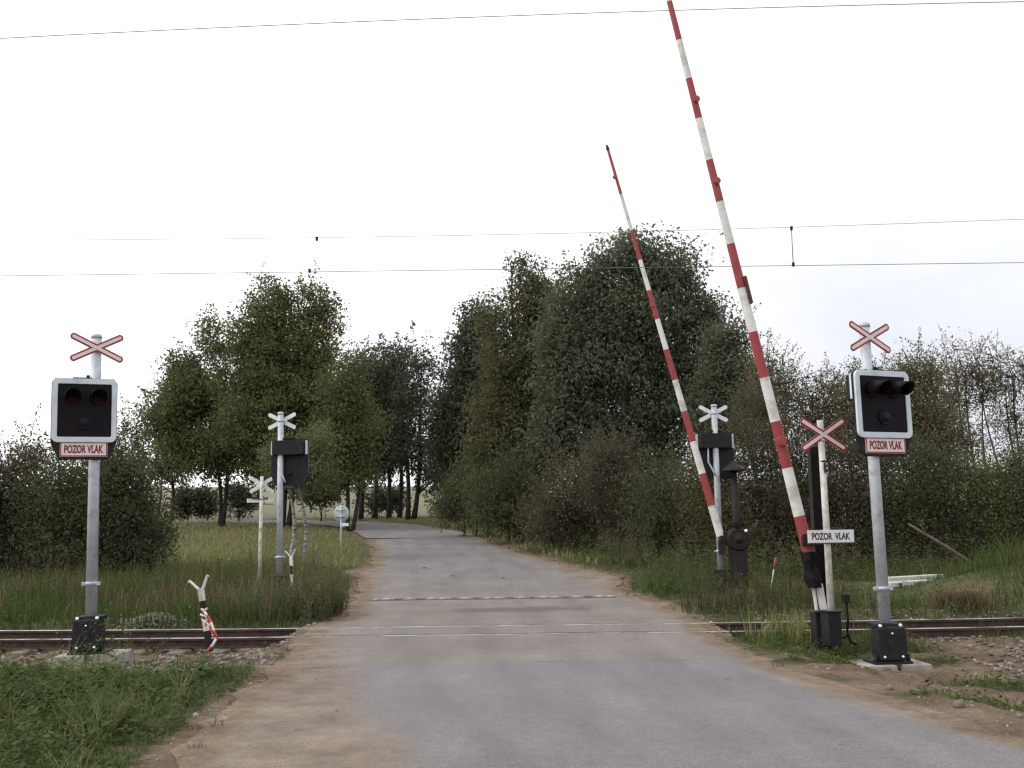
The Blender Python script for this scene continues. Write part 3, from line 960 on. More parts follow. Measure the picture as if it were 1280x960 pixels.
def build_signal():
    root = empty('crossing_signal', (0, 0, 0))
    # concrete footing
    MB().box((.03, .05, -.10), (.92, .70, .24), taper=.95).build('concrete_footing', M['palecon'], root, .02)
    # cast base casing
    mb = MB()
    mb.box((0, 0, .035), (.50, .42, .035))
    mb.lathe([(.165, .05), (.185, .12), (.195, .28), (.19, .36), (.165, .46), (.16, .50)], 20, smooth=True)
    b = mb.build('base_casing', M['black'], root, .006)
    mb = MB()
    mb.prism([(-.165, .06), (.165, .06), (.195, .20), (.195, .36), (.18, .49), (-.18, .49), (-.195, .36), (-.195, .20)], -.205, -.08)
    mb.build('casing_door', M['black'], root, .022)
    MB().prism([(-.05, .21), (.05, .21), (.05, .33), (-.05, .33)], -.213, -.2055).build('door_plate', M['black'], root, .004)
    mb = MB().box((0, 0, .505), (.37, .30, .055)); mb.build('casing_collar', M['black'], root, .012)
    for sx in (-1, 1):
        MB().lathe([(.0, -.03), (.022, -.03), (.026, -.012), (.026, 0)], 10, c=(0, 0, 0), axis='Y').build('bolt', M['bolt'], root).location = (sx * .135, -.152, .505)
        MB().lathe([(.0, -.02), (.017, -.02), (.02, 0)], 8, axis='Y').build('bolt', M['bolt'], root).location = (sx * .12, -.207, .115)
        MB().lathe([(.03, 0), (.03, .04), (.02, .055), (.02, .09), (.01, .095)], 8).build('anchor_bolt', M['black'], root).location = (sx * .215, -.15, .05)
    MB().lathe([(.0, -.016), (.013, -.016), (.016, 0)], 8, axis='Y').build('bolt', M['bolt'], root).location = (.0, -.207, .41)
    MB().tube([(.03, -.25, -.30), (.03, -.25, .03)], .045, 10).build('cable_duct', M['black'], root)
    # post
    MB().tube([(0, 0, .50), (0, 0, 4.50)], [.078, .070], 20).build('post', M['galv'], root)
    MB().lathe([(.078, 4.485), (.078, 4.52), (.06, 4.545), (.0, 4.55)], 16).build('post_cap', M['galv'], root)
    mb = MB()
    mb.lathe([(.088, .95), (.088, 1.00)], 18)
    mb.box((-.10, -.03, .975), (.06, .03, .05)); mb.box((.10, -.03, .975), (.05, .03, .05))
    mb.tube([(-.115, -.06, .975), (-.115, .03, .975)], .012, 6)
    mb.build('clamp', M['galv'], root)
    # head
    hz = 3.41
    out = rrect(.93, .91, .085, 0, hz)
    inn = rrect(.775, .755, .02, 0, hz)
    MB().ring(out, inn, -.165, -.125).build('white_frame', M['frame'], root, .006)
    MB().prism(rrect(.80, .78, .02, 0, hz), -.150, -.118).build('signal_panel', M['panel'], root)
    bk = [(-.475, hz + .40), (-.42, hz + .465), (.42, hz + .465), (.475, hz + .40), (.475, hz - .45), (.36, hz - .69), (.33, hz - .70),
          (-.33, hz - .70), (-.36, hz - .69), (-.475, hz - .45)]
    MB().prism(bk, -.128, -.095).build('backboard', M['black'], root, .006)
    for px_, pz_, red in ((-.185, .19, 1), (.185, .19, 1), (0, -.17, 0)):
        r = .098 if red else .09
        ln = MB().lathe([(r + .014, -.004), (r + .014, -.022), (r, -.022), (r, -.014), (r * .75, -.030), (r * .4, -.040), (0, -.043)], 24,
                        axis='Y').build('lens', M['lensred'] if red else M['lensclear'], root)
        ln.location = (px_, -.150, hz + pz_)
        if red:
            mb = MB(); n = 18; vs, fs = [], []
            for k in range(n + 1):
                a = R(-22 + 224 * k / n)
                dpt = .31 * (0.25 + 0.75 * max(0, math.sin(a * .78 + .35)) ** .6)
                for rr in (r + .018, r + .026):
                    vs += [(rr * math.cos(a), -.02, rr * math.sin(a)), (rr * .97 * math.cos(a), -.02 - dpt, rr * .97 * math.sin(a) - .03)]
            for k in range(n):
                b = k * 4
                fs += [(b, b + 1, b + 5, b + 4), (b + 2, b + 6, b + 7, b + 3), (b + 1, b + 3, b + 7, b + 5), (b, b + 4, b + 6, b + 2)]
            mb.add(vs, fs, 0, True)
            hd = mb.build('hood', M['panel'], root); hd.location = (px_, -.150, hz + pz_)
    # back of the head: housing, conduits, brackets
    MB().prism(rrect(.78, .36, .03, 0, hz + .24), -.094, .10).build('rear_housing', M['black'], root, .01)
    for sx in (-1, 1):
        MB().box((sx * .44, -.072, hz + .24), (.055, .044, .34)).build('side_strip', M['frame'], root, .006)
    MB().box((0, -.04, hz - .40), (.10, .12, .04)).build('bracket', M['blackold'], root, .004)
    mb = MB()
    mb.box((-.02, .0, hz + .475), (.30, .10, .03)); mb.box((.05, .0, hz + .505), (.05, .06, .045))
    mb.build('bracket', M['blackold'], root, .004)
    mb = MB(); mb.tube([(.20, .06, hz + .10), (.20, .03, hz - .28), (.10, .06, hz - .50), (.05, .07, hz - .62)], .022, 8)
    mb.build('cable', M['galv'], root)
    # name plate
    pz = 2.86
    pl = MB().prism(rrect(.68, .215, .012, 0, pz), -.142, -.129).build('sign_plate', M['pinkwhite'], root)
    MB().ring(rrect(.672, .207, .010, 0, pz), rrect(.640, .175, .006, 0, pz), -.1440, -.1425).build('red_border', M['red'], pl)
    text_part('POZOR VLAK', .56, .118, M['redletters'], pl, (0, -.1435, pz), bold=.04)
    saltire(root, 4.33, -.092, .79, .098, R(27), M['red'], M['pinkwhite'], M['white'])
    mb = MB(); mb.lathe([(.079, 4.30), (.079, 4.345)], 16); mb.box((0, -.08, 4.325), (.14, .02, .04)); mb.build('cross_clamp', M['galv'], root)
    return root


HEAD = ('white_frame', 'signal_panel', 'backboard', 'lens', 'hood', 'rear_housing', 'side_strip', 'bracket', 'cable', 'sign_plate')
CROSS = ('cross_arm', 'cross_clamp')


def place_signal(o, px, py, Y, yaw, base_yaw, lean, label, shift=0.0, wide=1.0):
    o.location = at(px, py, Y)
    o.rotation_euler = (0, lean, base_yaw)
    for ch in kids(o):          # the head and the cross are clamped to the post at their own angle
        nm = ch.name.split('.')[0]
        if nm in HEAD or nm in CROSS:
            l = ch.location.copy()
            if nm in HEAD:
                l.x = l.x * wide + shift; ch.scale.x = wide
            a = yaw - base_yaw
            ch.rotation_euler.z = a
            ch.location = (l.x * math.cos(a) - l.y * math.sin(a), l.x * math.sin(a) + l.y * math.cos(a), l.z)
    tag(o, label, 'crossing signal', 'crossing signals beside the track')


sig = build_signal()
s2, s3, s4 = copy_tree(sig), copy_tree(sig), copy_tree(sig)
place_signal(sig, 113, 818, 14.9, R(26), R(4), R(-1.25), 'crossing signal facing us with red cross, standing among the left weeds', -.15, .92)
place_signal(s2, 1110, 830, 14.0, R(25), R(3), R(-0.6), 'crossing signal facing us on a bare concrete footing in brown soil', .10, 1.03)
place_signal(s3, 349, 747, 25.8, R(180 - 7), R(180), R(.5), 'crossing signal seen from behind, beside the white back of an older cross', -.20)
place_signal(s4, 902, 740, 25.5, R(180 + 3), R(180), R(.1), 'crossing signal seen from behind, next to the black conical capped mechanism')


# ------------------------------------------------------------------ older warning crosses on thin white posts
def old_cross(p, h, yaw, front, label, cs=1.0):
    root = empty('warning_cross', p, (0, 0, yaw), label, 'warning cross', 'old warning crosses on white posts')
    MB().tube([(0, 0, 0), (0, 0, h * .5), (-.012, 0, h)], [.047, .046, .044], 14).build('post', M['oldwhite'], root)
    saltire(root, h - .21, -.060, .78 * cs, .102 * cs, R(33), M['red'], M['pinkwhite'], M['white'])
    mb = MB(); mb.lathe([(.050, h - .60), (.053, h - .585), (.050, h - .57)], 12); mb.box((0, -.052, h - .68), (.03, .008, .14))
    mb.build('rust_patch', M['rust'], root)
    for zb_ in (.18, .27): MB().box((0, -.05, h - zb_), (.06, .03, .05)).build('bracket', M['oldwhite'], root)
    pz = h - 1.635 if front else h - .62
    pl = MB().box((.03, -.060, pz), (.68, .012, .175 if front else .10)).build('sign_plate', M['white'], root, .003)
    mb = MB(); mb.box((.03, -.058, pz - .097), (.68, .05, .014)); mb.box((.03, -.038, pz + .05), (.40, .02, .03)); mb.build('plate_bracket', M['rust'], root)
    text_part('POZOR  VLAK', .56, .10, M['letters'], pl, (.03, -.0672, pz), bold=.036)
    return root


pc = at(1041, 806, 14.75)
oc = old_cross(pc, 3.12, R(8), True, 'older red edged cross with white board reading POZOR VLAK on thin post')
mb = MB()
mb.box((0, .02, .22), (.19, .26, .46)); mb.box((0, .02, .455), (.24, .30, .02))
mb.build('base_box', M['black'], oc, .012)
pc2 = at(324, 748, 27.0)
old_cross(pc2, 3.10, R(180 + 6), False, 'older cross seen from behind, white on a thin post in tall grass', 0.92)


# ------------------------------------------------------------------ barriers
def make_boom(root, p0, p1, cuts, w0, w1, first_red, depth=.055):
    """tapering painted boom from p0 (hinge) to p1 (tip); cuts = fractions where the bands change"""
    p0, p1 = Vector(p0), Vector(p1)
    ax = (p1 - p0); Lb = ax.length; ax.normalize()
    side = ax.cross(Vector((0, 1, 0))).normalized()
    dep = ax.cross(side).normalized()
    mb = MB(); n = 12
    ts = [0.0] + list(cuts) + [1.0]
    for i in range(len(ts) - 1):
        vs = []
        for t in (ts[i], ts[i + 1]):
            c = p0 + ax * (Lb * t); w = (w0 + (w1 - w0) * t) / 2
            for k in range(n):
                a = 2 * math.pi * k / n
                vs.append(c + side * (w * math.cos(a)) + dep * (max(w * .62, .02) * math.sin(a)))
        mi = (i + (0 if first_red else 1)) % 2
        fs = [(k, (k + 1) % n, n + (k + 1) % n, n + k) for k in range(n)]
        mb.add(vs, fs, mi, True)
        if i == 0: mb.add(vs[:n], [tuple(range(n))], mi)
        if i == len(ts) - 2: mb.add(vs[n:], [tuple(range(n))], mi)
    return mb.build('boom', [M['boomred'], M['boomwhite']], root), p0, ax, side, Lb


def reflector(root, c, r):
    mb = MB()
    mb.lathe([(r, 0), (r, -.02), (r * .75, -.026), (r * .75, -.018), (0, -.018)], 14, axis='Y')
    o = mb.build('reflector', M['red'], root); o.location = c
    MB().lathe([(r * 1.05, -.010), (r * 1.05, -.028), (r * .80, -.030)], 14, axis='Y').build('reflector_rim', M['boomred'], o)
    return o


# near barrier
YB = 15.1
bloc = at(1025, 806, YB)
nb = empty('crossing_barrier', bloc, label='raised barrier with thick red and white boom leaving the top of the frame', cat='barrier', group='raised crossing barriers')
loc = lambda px, py, dy=0.0: tuple(at(px, py, YB + dy) - bloc)
p_h, p_t = np.array(loc(1013, 700)), np.array(loc(801, -140))
PXH = np.array([1013, 700.0])


def cutfrac(y, y_h, ph, pt, Y, base):
    # fraction along the boom whose image row is y
    ts = np.linspace(0, 1, 600)
    pts = ph[None] + (pt - ph)[None] * ts[:, None] + np.asarray(base)[None]
    _, yy = proj(pts)
    return float(np.interp(-y, -yy, ts))


cuts = [cutfrac(y, 0, p_h, p_t, YB, bloc) for y in (645, 585, 527, 472, 415, 360, 305, 252, 200, 148, 98, 50, 2, -45, -92)]
boom, b0, bax, bside, bL = make_boom(nb, p_h, p_t, cuts, .175, .07, True)
for y, r in ((552, .075), (228, .05), (126, .05)):
    t = cutfrac(y, 0, p_h, p_t, YB, bloc)
    c = b0 + bax * (bL * t) - Vector((0, .07 * (1 - t * .5), 0)) + bside * (.0 if y > 500 else -.02)
    reflector(nb, c, r)
# splice plate clamped to the boom half way up
t = cutfrac(364, 0, p_h, p_t, YB, bloc); c = b0 + bax * (bL * t)
rot = Matrix((bside, Vector((0, 1, 0)), bax)).transposed()
sgn = 1 if bside.x > 0 else -1
MB().box((0, 0, 0), (.05, .12, .42)).build('splice_plate', M['rust'], nb, .006)
sp = kids(nb)[-1]; sp.location = c + bside * sgn * .075; sp.rotation_euler = (rot.to_euler())
for s in (-1, 1):
    MB().lathe([(.02, -.03), (.02, 0)], 8, axis='Y').build('splice_bolt', M['rust'], sp).location = (.0, -.06, s * .16)
# hinge with ragged black sleeve
mb = MB()
pts = [loc(1011, 690), loc(1013, 700), loc(1016, 712), loc(1017, 724), loc(1018, 734)]
vs, fs = [], []
n = 14
wd = (.115, .125, .105, .125, .095)
for i, p in enumerate(pts):
    for k in range(n):
        a = 2 * math.pi * k / n
        rr = wd[i] * (1 + .16 * math.sin(3 * a + i * 2.3) + .20 * random.uniform(-1, 1))
        vs.append((p[0] + rr * math.cos(a), p[1] + rr * .9 * math.sin(a), p[2] + random.uniform(-.02, .02)))
for i in range(4):
    for k in range(n):
        fs.append((i * n + k, i * n + (k + 1) % n, (i + 1) * n + (k + 1) % n, (i + 1) * n + k))
fs += [tuple(range(n)), tuple(range(4 * n, 5 * n))]
mb.add(vs, fs, 0, False); mb.build('hinge_sleeve', M['rubber'], nb)
# white tail arms below the sleeve
for (xa_, xb_, w) in ((1015, 1021.5, .035), (1022.5, 1030.5, .10)):
    a, b = Vector(loc(xa_ + 1, 730)), Vector(loc(xb_, 768))
    d = (b - a); ln = d.length; d.normalize(); s_ = d.cross(Vector((0, 1, 0))).normalized()
    rt = Matrix((s_, Vector((0, 1, 0)), d)).transposed()
    o = MB().box((0, 0, 0), (w, .05, ln)).build('tail_arm', M['boomwhite'], nb, .004); o.location = (a + b) / 2; o.rotation_euler = rt.to_euler()
mb = MB(); mb.box(loc(1021, 764), (.16, .16, .03)); mb.build('hinge_foot', M['rust'], nb, .004)
# drive box and the black stand behind
zb = loc(1025, 765)[2]
mb = MB(); bx_ = loc(1026, 785); mb.box((bx_[0], 0, zb / 2 - .02), (.21, .28, zb + .04)); mb.box((bx_[0], 0, zb + .004), (.25, .32, .018)); mb.build('drive_box', M['black'], nb, .012)
sx0 = loc(1023.5, 660, .25)[0]; ztop = loc(1023, 558, .25)[2]
mb = MB()
mb.box((sx0 - .085, .25, ztop / 2), (.012, .16, ztop)); mb.box((sx0 + .085, .25, ztop / 2), (.012, .16, ztop)); mb.box((sx0, .30, ztop / 2), (.16, .012, ztop))
mb.build('stand', M['blackold'], nb)
mb = MB(); mb.tube([loc(1027, 663, .1), loc(1046, 661, .1), loc(1052, 664, .1)], .022, 8); mb.lathe([(.03, -.03), (.055, -.02), (.055, .03), (.03, .04)], 12, c=loc(1053, 664, .1), axis='Y')
mb.build('lever', M['blackold'], nb)
mb = MB(); mb.box(loc(1013, 676, -.03), (.26, .14, .14)); mb.box(loc(1006, 672, -.03), (.08, .10, .10)); mb.build('boom_clamp', M['blackold'], nb, .01)
mb = MB(); mb.box(loc(1057, 748, -.1), (.10, .08, .12)); mb.build('junction_box', M['black'], nb, .008)
mb = MB(); mb.tube([loc(1058, 752, -.1), loc(1060, 775, -.12), loc(1059, 790, -.15), loc(1064, 803, -.3), loc(1070, 806, -.35)], .018, 8); mb.tube([loc(1052, 798, -.1), loc(1061, 795, -.15)], .014, 6)
mb.build('cable', M['rubber'], nb)

# far barrier
YF = 25.2
floc = at(914, 742, YF)
fb = empty('crossing_barrier', floc, label='far raised barrier with slim boom on black mechanism with conical cap', cat='barrier', group='raised crossing barriers')
loc2 = lambda px, py, dy=0.0: tuple(at(px, py, YF + dy) - floc)
q_h, q_t = np.array(loc2(900.5, 670)), np.array(loc2(760, 187))
cuts2 = [cutfrac(y, 0, q_h, q_t, YF, floc) for y in (632, 592, 552, 514, 475, 437, 399, 363, 325, 288, 243)]
boom2, c0, cax, cside, cL = make_boom(fb, q_h, q_t, cuts2, .195, .065, False)
for y in (382, 222):
    t = cutfrac(y, 0, q_h, q_t, YF, floc); c = c0 + cax * (cL * t) - Vector((0, .06, 0)) + cside * .05
    reflector(fb, c, .045)
mb = MB(); tp = c0 + cax * cL
mb.tube([tp, tp + cax * .12 - cside * .0], [.045, .03], 8); mb.build('boom_tip', M['rust'], fb)
mb = MB()
mb.box(loc2(905, 673), (.20, .18, .14)); mb.box(loc2(902, 684), (.14, .14, .34)); mb.box(loc2(909, 667), (.22, .1, .08)); mb.build('boom_clamp', M['blackold'], fb, .01)
cx_, _, cz_ = loc2(922, 674)
mb = MB(); mb.lathe([(.0, -.17), (.20, -.17), (.285, -.13), (.29, -.10), (.29, .10), (.27, .13), (0, .13)], 28, axis='Y'); o = mb.build('drum', M['blackold'], fb); o.location = (cx_, 0, cz_)
mb = MB(); mb.lathe([(.10, -.20), (.10, -.16)], 16, axis='Y'); mb.ring([(.24 * math.cos(a), .24 * math.sin(a)) for a in np.linspace(0, 6.283, 28, endpoint=False)],
        [(.20 * math.cos(a), .20 * math.sin(a)) for a in np.linspace(0, 6.283, 28, endpoint=False)], -.185, -.165); mb.build('drum_rim', M['blackold'], o)
MB().lathe([(0, -.05), (.03, -.045), (.04, -.02), (.04, 0)], 12, axis='Y').build('bright_bolt', M['litter'], o).location = (.17, -.165, .20)
ztopc = loc2(921, 588)[2]
MB().tube([(cx_ - .01, 0, cz_ + .25), (cx_ - .02, 0, cz_ + .45), (cx_ - .03, 0, ztopc)], [.16, .095, .08], 14).build('column', M['blackold'], fb)
MB().lathe([(.31, 0), (.32, .012), (.20, .10), (.06, .21), (.02, .25), (0, .25)], 24).build('cap', M['blackold'], fb).location = (cx_ - .03, 0, ztopc - .02)
mb = MB(); mb.box((cx_ + .02, 0, cz_ / 2), (.34, .26, cz_)); mb.box((cx_ - .16, .02, cz_ / 2 - .05), (.10, .20, cz_ - .1)); mb.build('stand', M['blackold'], fb, .02)
mb = MB(); mb.box((cx_, 0, .05), (.6, .5, .1)); mb.build('base_plate', M['concrete'], fb)


# ------------------------------------------------------------------ forked marker posts
def forked_post(p, k, lean, yaw, bands, label):
    root = empty('forked_post', p, (0, lean, yaw), label, 'marker post', 'forked black and white posts by the left rails')
    z = 0.0
    for hgt, m_ in bands:
        mb = MB(); a = .042 * k
        mb.box((-a * .5, -.0, z + hgt / 2), (a * .98, .012, hgt)); mb.box((a * .02, .055 * k, z + hgt / 2), (.014, .11 * k, hgt)); mb.box((a * .5, -.002, z + hgt / 2), (a * .9, .010, hgt))
        mb.build('post_band', M[m_], root); z += hgt
    for s, ang in ((-1, R(42)), (1, R(27))):
        mb = MB(); mb.box((0, 0, .105 * k), (.014, .05 * k, .19 * k)); mb.box((s * .010, .025 * k, .095 * k), (.022, .010, .18 * k)); mb.box((s * .014 * k, 0, .192 * k), (.035 * k, .05 * k, .012))
        o = mb.build('fork_arm', M['white'] if s > 0 else M['oldwhite'], root)  # light from the left put into the paint: right arm whiter, left arm dimmer
        o.location = (s * .018 * k, 0, z - .02); o.rotation_euler = (0, s * ang, R(s * 12))
    return root, z


fp, ztop_ = forked_post(at(262, 815, 14.2), 1.0, R(-10), R(-4), [(.28, 'blackold'), (.16, 'oldwhite'), (.24, 'blackold'), (.17, 'oldwhite')],
                        'leaning black and white forked post with striped tape tangled round it')
fp2, _ = forked_post(at(366, 748, 25.0), .95, R(-3.5), R(-4), [(.22, 'blackold'), (.34, 'white'), (.20, 'blackold'), (.24, 'white')],
                     'black and white forked post without tape beside the signal in tall grass')
# the tape
def ribbon(pts, w, run):
    vs, at_, fs = [], [], []
    s = 0
    for i, p in enumerate(pts):
        d = np.array(pts[min(i + 1, len(pts) - 1)]) - np.array(pts[max(i - 1, 0)]); d /= np.linalg.norm(d)
        u = np.cross(d, (0, 1, .25)); u /= np.linalg.norm(u)
        if i: s += np.linalg.norm(np.array(p) - np.array(pts[i - 1])) * run
        tw = math.sin(i * .9) * .35
        u2 = u * math.cos(tw) + np.array((0, 1, 0)) * math.sin(tw)
        vs += [np.array(p) + u2 * w / 2, np.array(p) - u2 * w / 2]; at_ += [s, s]
    for i in range(len(pts) - 1): fs.append((2 * i, 2 * i + 1, 2 * i + 3, 2 * i + 2))
    return vs, fs, at_


def smooth_path(ctrl, Y, n=28):
    c = np.array([at(a, b, Y + d) for a, b, d in ctrl]); t = np.linspace(0, len(c) - 1, n)
    return [np.array([np.interp(v, range(len(c)), c[:, k]) for k in range(3)]) for v in t]


V_, F_, A_ = [], [], []
for ctrl, w in (([(253, 762, -.08), (258, 768, -.14), (263, 776, -.17), (268, 790, -.20), (271, 797, -.20), (266, 806, -.2), (258, 815, -.2)], .036),
                ([(250, 768, -.1), (257, 771, -.12), (262, 774, -.12), (256, 783, -.12), (252, 772, -.12)], .03),
                ([(251, 762, -.08), (256, 763, -.12), (260, 760, -.13)], .034),
                ([(255, 776, -.1), (262, 782, -.15), (266, 795, -.17)], .022)):
    vs, fs, a_ = ribbon(smooth_path(ctrl, 14.2), w, 4.2)
    b = len(V_); V_ += vs; A_ += a_; F_ += [tuple(i + b for i in f) for f in fs]
tp_ = np_mesh('barrier_tape', np.array(V_), np.array(F_), M['tape'], {'run': np.array(A_)})
md = tp_.modifiers.new('thickness', 'SOLIDIFY'); md.thickness = .003
tag(tp_, 'torn red and white striped tape tangled round the leaning forked post', 'barrier tape')

# ------------------------------------------------------------------ small signs and oddments
rp = at(426, 690, 34.5)
rs = empty('round_sign', rp, (0, 0, R(-8)), 'round grey traffic sign seen from behind on a thin post by the bend', 'traffic sign')
sz_ = at(426, 642, 34.5)[2] - rp[2]
MB().tube([(0, 0, -.2), (0, 0, sz_ + .28)], .028, 10).build('post', M['galv'], rs)
MB().lathe([(.0, -.03), (.265, -.03), (.275, -.022), (.265, -.018), (0, -.018)], 28, axis='Y').build('disc', M['sign_back'], rs).location = (0, 0, sz_)
mb = MB(); mb.box((0, -.05, .09), (.32, .03, .02)); mb.box((0, -.05, -.12), (.32, .03, .02)); o = mb.build('bracket', M['blackold'], rs); o.location = (0, 0, sz_)
o = MB().box((.14, -.02, sz_ - .36), (.24, .006, .10)).build('supplementary_plate', M['white'], rs)
kd = [k for k in kids(rs) if k.name.startswith('disc')][0]
# turned so that the plate's back faces us
kd.location.y = .04

mp_ = at(964, 732, 24.0)
mk = empty('marker_stick', mp_, (0, R(12), 0), 'thin red topped white stick leaning in the grass left of the near barrier', 'marker stick')
MB().tube([(0, 0, -.1), (0, 0, .38)], .016, 8).build('stick', M['oldwhite'], mk)
MB().tube([(0, 0, .38), (0, 0, .64)], [.028, .02], 8).build('red_tip', M['boomred'], mk)


def beam(a, b, w, h, label, mat='palecon'):
    a, b = Vector(a), Vector(b); d = b - a
    root = MB()
    n = 7
    root.box((0, 0, 0), (d.length, w, h))
    o = root.build('concrete_beam', M['beam'], None, .02)
    o.location = (a + b) / 2 + Vector((0, 0, .13)); o.rotation_euler = (0, -math.asin(d.z / d.length), math.atan2(d.y, d.x))
    return tag(o, label, 'concrete beam')


def onground(px, py, Y, dz=0.0):
    p = at(px, py, Y); return (p[0], p[1], p[2] + dz)


beam(onground(1108, 731.5, 26), onground(1178, 727.5, 26.3), .22, .13, 'white concrete beam lying flat in the grass, the shorter rear one')
beam(onground(1110, 738, 25.2), onground(1190, 733, 25.6), .22, .13, 'white concrete beam lying flat in the grass, front of the pair')
beam(onground(1180, 731, 25.8), onground(1240, 727, 26.2), .20, .11, 'white concrete beam lying to the right under a curved hose')
mb = MB(); mb.tube([onground(1163, 733, 25.0), onground(1172, 726, 25.0), onground(1186, 722, 25.0), onground(1200, 723, 25.1), onground(1208, 730, 25.2)], .03, 8)
mb.tube([onground(1160, 734, 25.1), onground(1175, 724, 25.2), onground(1190, 720, 25.2), onground(1206, 724, 25.2)], .022, 8)
tag(mb.build('hose', M['rubber']), 'dark hose arching over the white beams in the grass', 'hose')
for px_, w in ((1126, .07), (1152, .09)):
    a = onground(px_, 737, 24.9)
    o = MB().box((0, 0, .0), (w, .06, .30)).build('stake', M['rust']); o.location = a
    tag(o, 'short rusty stake in front of the white beams, ' + ('the thinner left one' if w < .08 else 'the thicker right one'), 'stake')
mb = MB()
mb.tube([onground(1226, 716, 28.0), onground(1205, 698, 28.0), onground(1180, 682, 28.0), onground(1160, 670, 28.0), onground(1136, 655, 28.0)], [.06, .055, .05, .04, .025], 8)
mb.tube([onground(1160, 670, 28), onground(1150, 655, 27.9)], [.02, .01], 6)
tag(mb.build('dead_branch', M['deadwood']), 'long bare dead branch leaning against the dark thicket', 'branch')
# fallen leaves on the road, scrap of litter
for i, (px_, py_, s, lb) in enumerate(((533, 711, .16, 'dry orange leaf on the road, the largest and leftmost one'), (566, 721, .10, 'dry orange leaf on the road, the middle one of three'), (629, 724, .07, 'dry brown leaf on the road, the small right one'))):
    p = gpx(px_, py_); mb = MB()
    vs = [(-s, 0, .01), (-s * .4, -s * .5, .05), (s * .5, -s * .4, .02), (s, 0, .06), (s * .4, s * .5, .02), (-s * .4, s * .45, .06), (0, 0, .03)]
    mb.add(vs, [(0, 1, 6), (1, 2, 6), (2, 3, 6), (3, 4, 6), (4, 5, 6), (5, 0, 6)])
    o = mb.build('fallen_leaf', M['orange']); o.location = (p[0], p[1], p[2] + .004); o.rotation_euler = (0, 0, i * 1.3)
    tag(o, lb, 'leaf', 'dry leaves on the road')
p = gpx(397, 745); mb = MB()
mb.lathe([(.02, -.03), (.055, -.02), (.065, .01), (.05, .045), (.02, .055)], 8)
o = mb.build('paper_cup', M['litter']); o.location = (p[0], p[1], p[2] + .22); o.rotation_euler = (R(70), R(20), 0)
tag(o, 'scrap of white litter caught in the weeds by the crossing', 'litter')

# ------------------------------------------------------------------ overhead wires
def wire(pts, r, name, parent=None):
    return MB().tube(pts, r, 6, caps=False).build(name, M['wire'], parent)


oh = empty('overhead_line', (0, 17.9, 6.0), label='contact wire and carrier wire with droppers strung above the track', cat='overhead line')
off = np.array((0, 17.9, 6.0))
c_a = at(990, 332, 17.9)
pts = [np.array((x, 17.9, c_a[2])) - off for x in np.linspace(-60, 60, 30)]
wire(pts, .0058, 'contact_wire', oh)
m1, m2, m3 = at(540, 296, 17.9), at(990, 284, 17.9), at(1280, 275, 17.9)
co_ = np.polyfit([m1[0], m2[0], m3[0]], [m1[2], m2[2], m3[2]], 2); co_[0] = abs(co_[0]) * .6 + .0008
c1 = (m3[2] - m1[2] - co_[0] * (m3[0] ** 2 - m1[0] ** 2)) / (m3[0] - m1[0]); c0_ = m2[2] - co_[0] * m2[0] ** 2 - c1 * m2[0]
mz = lambda x: co_[0] * x * x + c1 * x + c0_
wire([np.array((x, 17.9, mz(x))) - off for x in np.linspace(-60, 60, 60)], .0042, 'carrier_wire', oh)
for px_, lean in ((990, 0), (396, -.12)):
    xx = at(px_, 300, 17.9)[0]
    if abs(px_ - 990) < 1: xx = at(990, 300, 17.9)[0]
    MB().tube([np.array((xx, 17.9, mz(xx))) - off, np.array((xx + lean, 17.9, c_a[2])) - off], .008 if px_ > 500 else .002, 6).build('dropper', M['wire'], oh)
    for q_ in ((xx, 17.9, mz(xx) - .02), (xx + lean, 17.9, c_a[2] + .02)): MB().box(np.array(q_) - off, (.04, .04, .07)).build('dropper_clamp', M['blackold'], oh)
f1, f2, f3 = at(0, 48, 16.6), at(840, 13, 16.6), at(1280, 2, 16.6)
cf = np.polyfit([f1[0], f2[0], f3[0]], [f1[2], f2[2], f3[2]], 2)
cz0 = np.polyfit([f1[0], f3[0]], [f1[2], f3[2]], 1)
fw = wire([(x, 16.6, (cf[0] * x * x + cf[1] * x + cf[2]) if -10 < x < 10 else
            ((cf[0] * 100 + cf[1] * np.sign(x) * 10 + cf[2]) + (2 * cf[0] * np.sign(x) * 10 + cf[1]) * (x - np.sign(x) * 10))) for x in np.linspace(-50, 50, 60)], .0075, 'feeder_wire')
tag(fw, 'single wire crossing the sky above everything else', 'wire')


# ------------------------------------------------------------------ vegetation builders
def leaves_mesh(name, pos, d, nrm, s, rnd, mat, parent, wid=.30):
    side = np.cross(d, nrm); side /= np.linalg.norm(side, axis=1, keepdims=True) + 1e-9
    s = s[:, None]
    v = np.stack([pos, pos + d * s * .45 + side * s * wid, pos + d * s, pos + d * s * .45 - side * s * wid], 1)
    n = len(pos)
    f = np.arange(n * 4).reshape(n, 4)
    return np_mesh(name, v.reshape(-1, 3), f, mat, {'rnd': np.repeat(np.clip(rnd, 0, 1), 4)}, parent)


def unit(a):
    return a / (np.linalg.norm(a, axis=1, keepdims=True) + 1e-9)


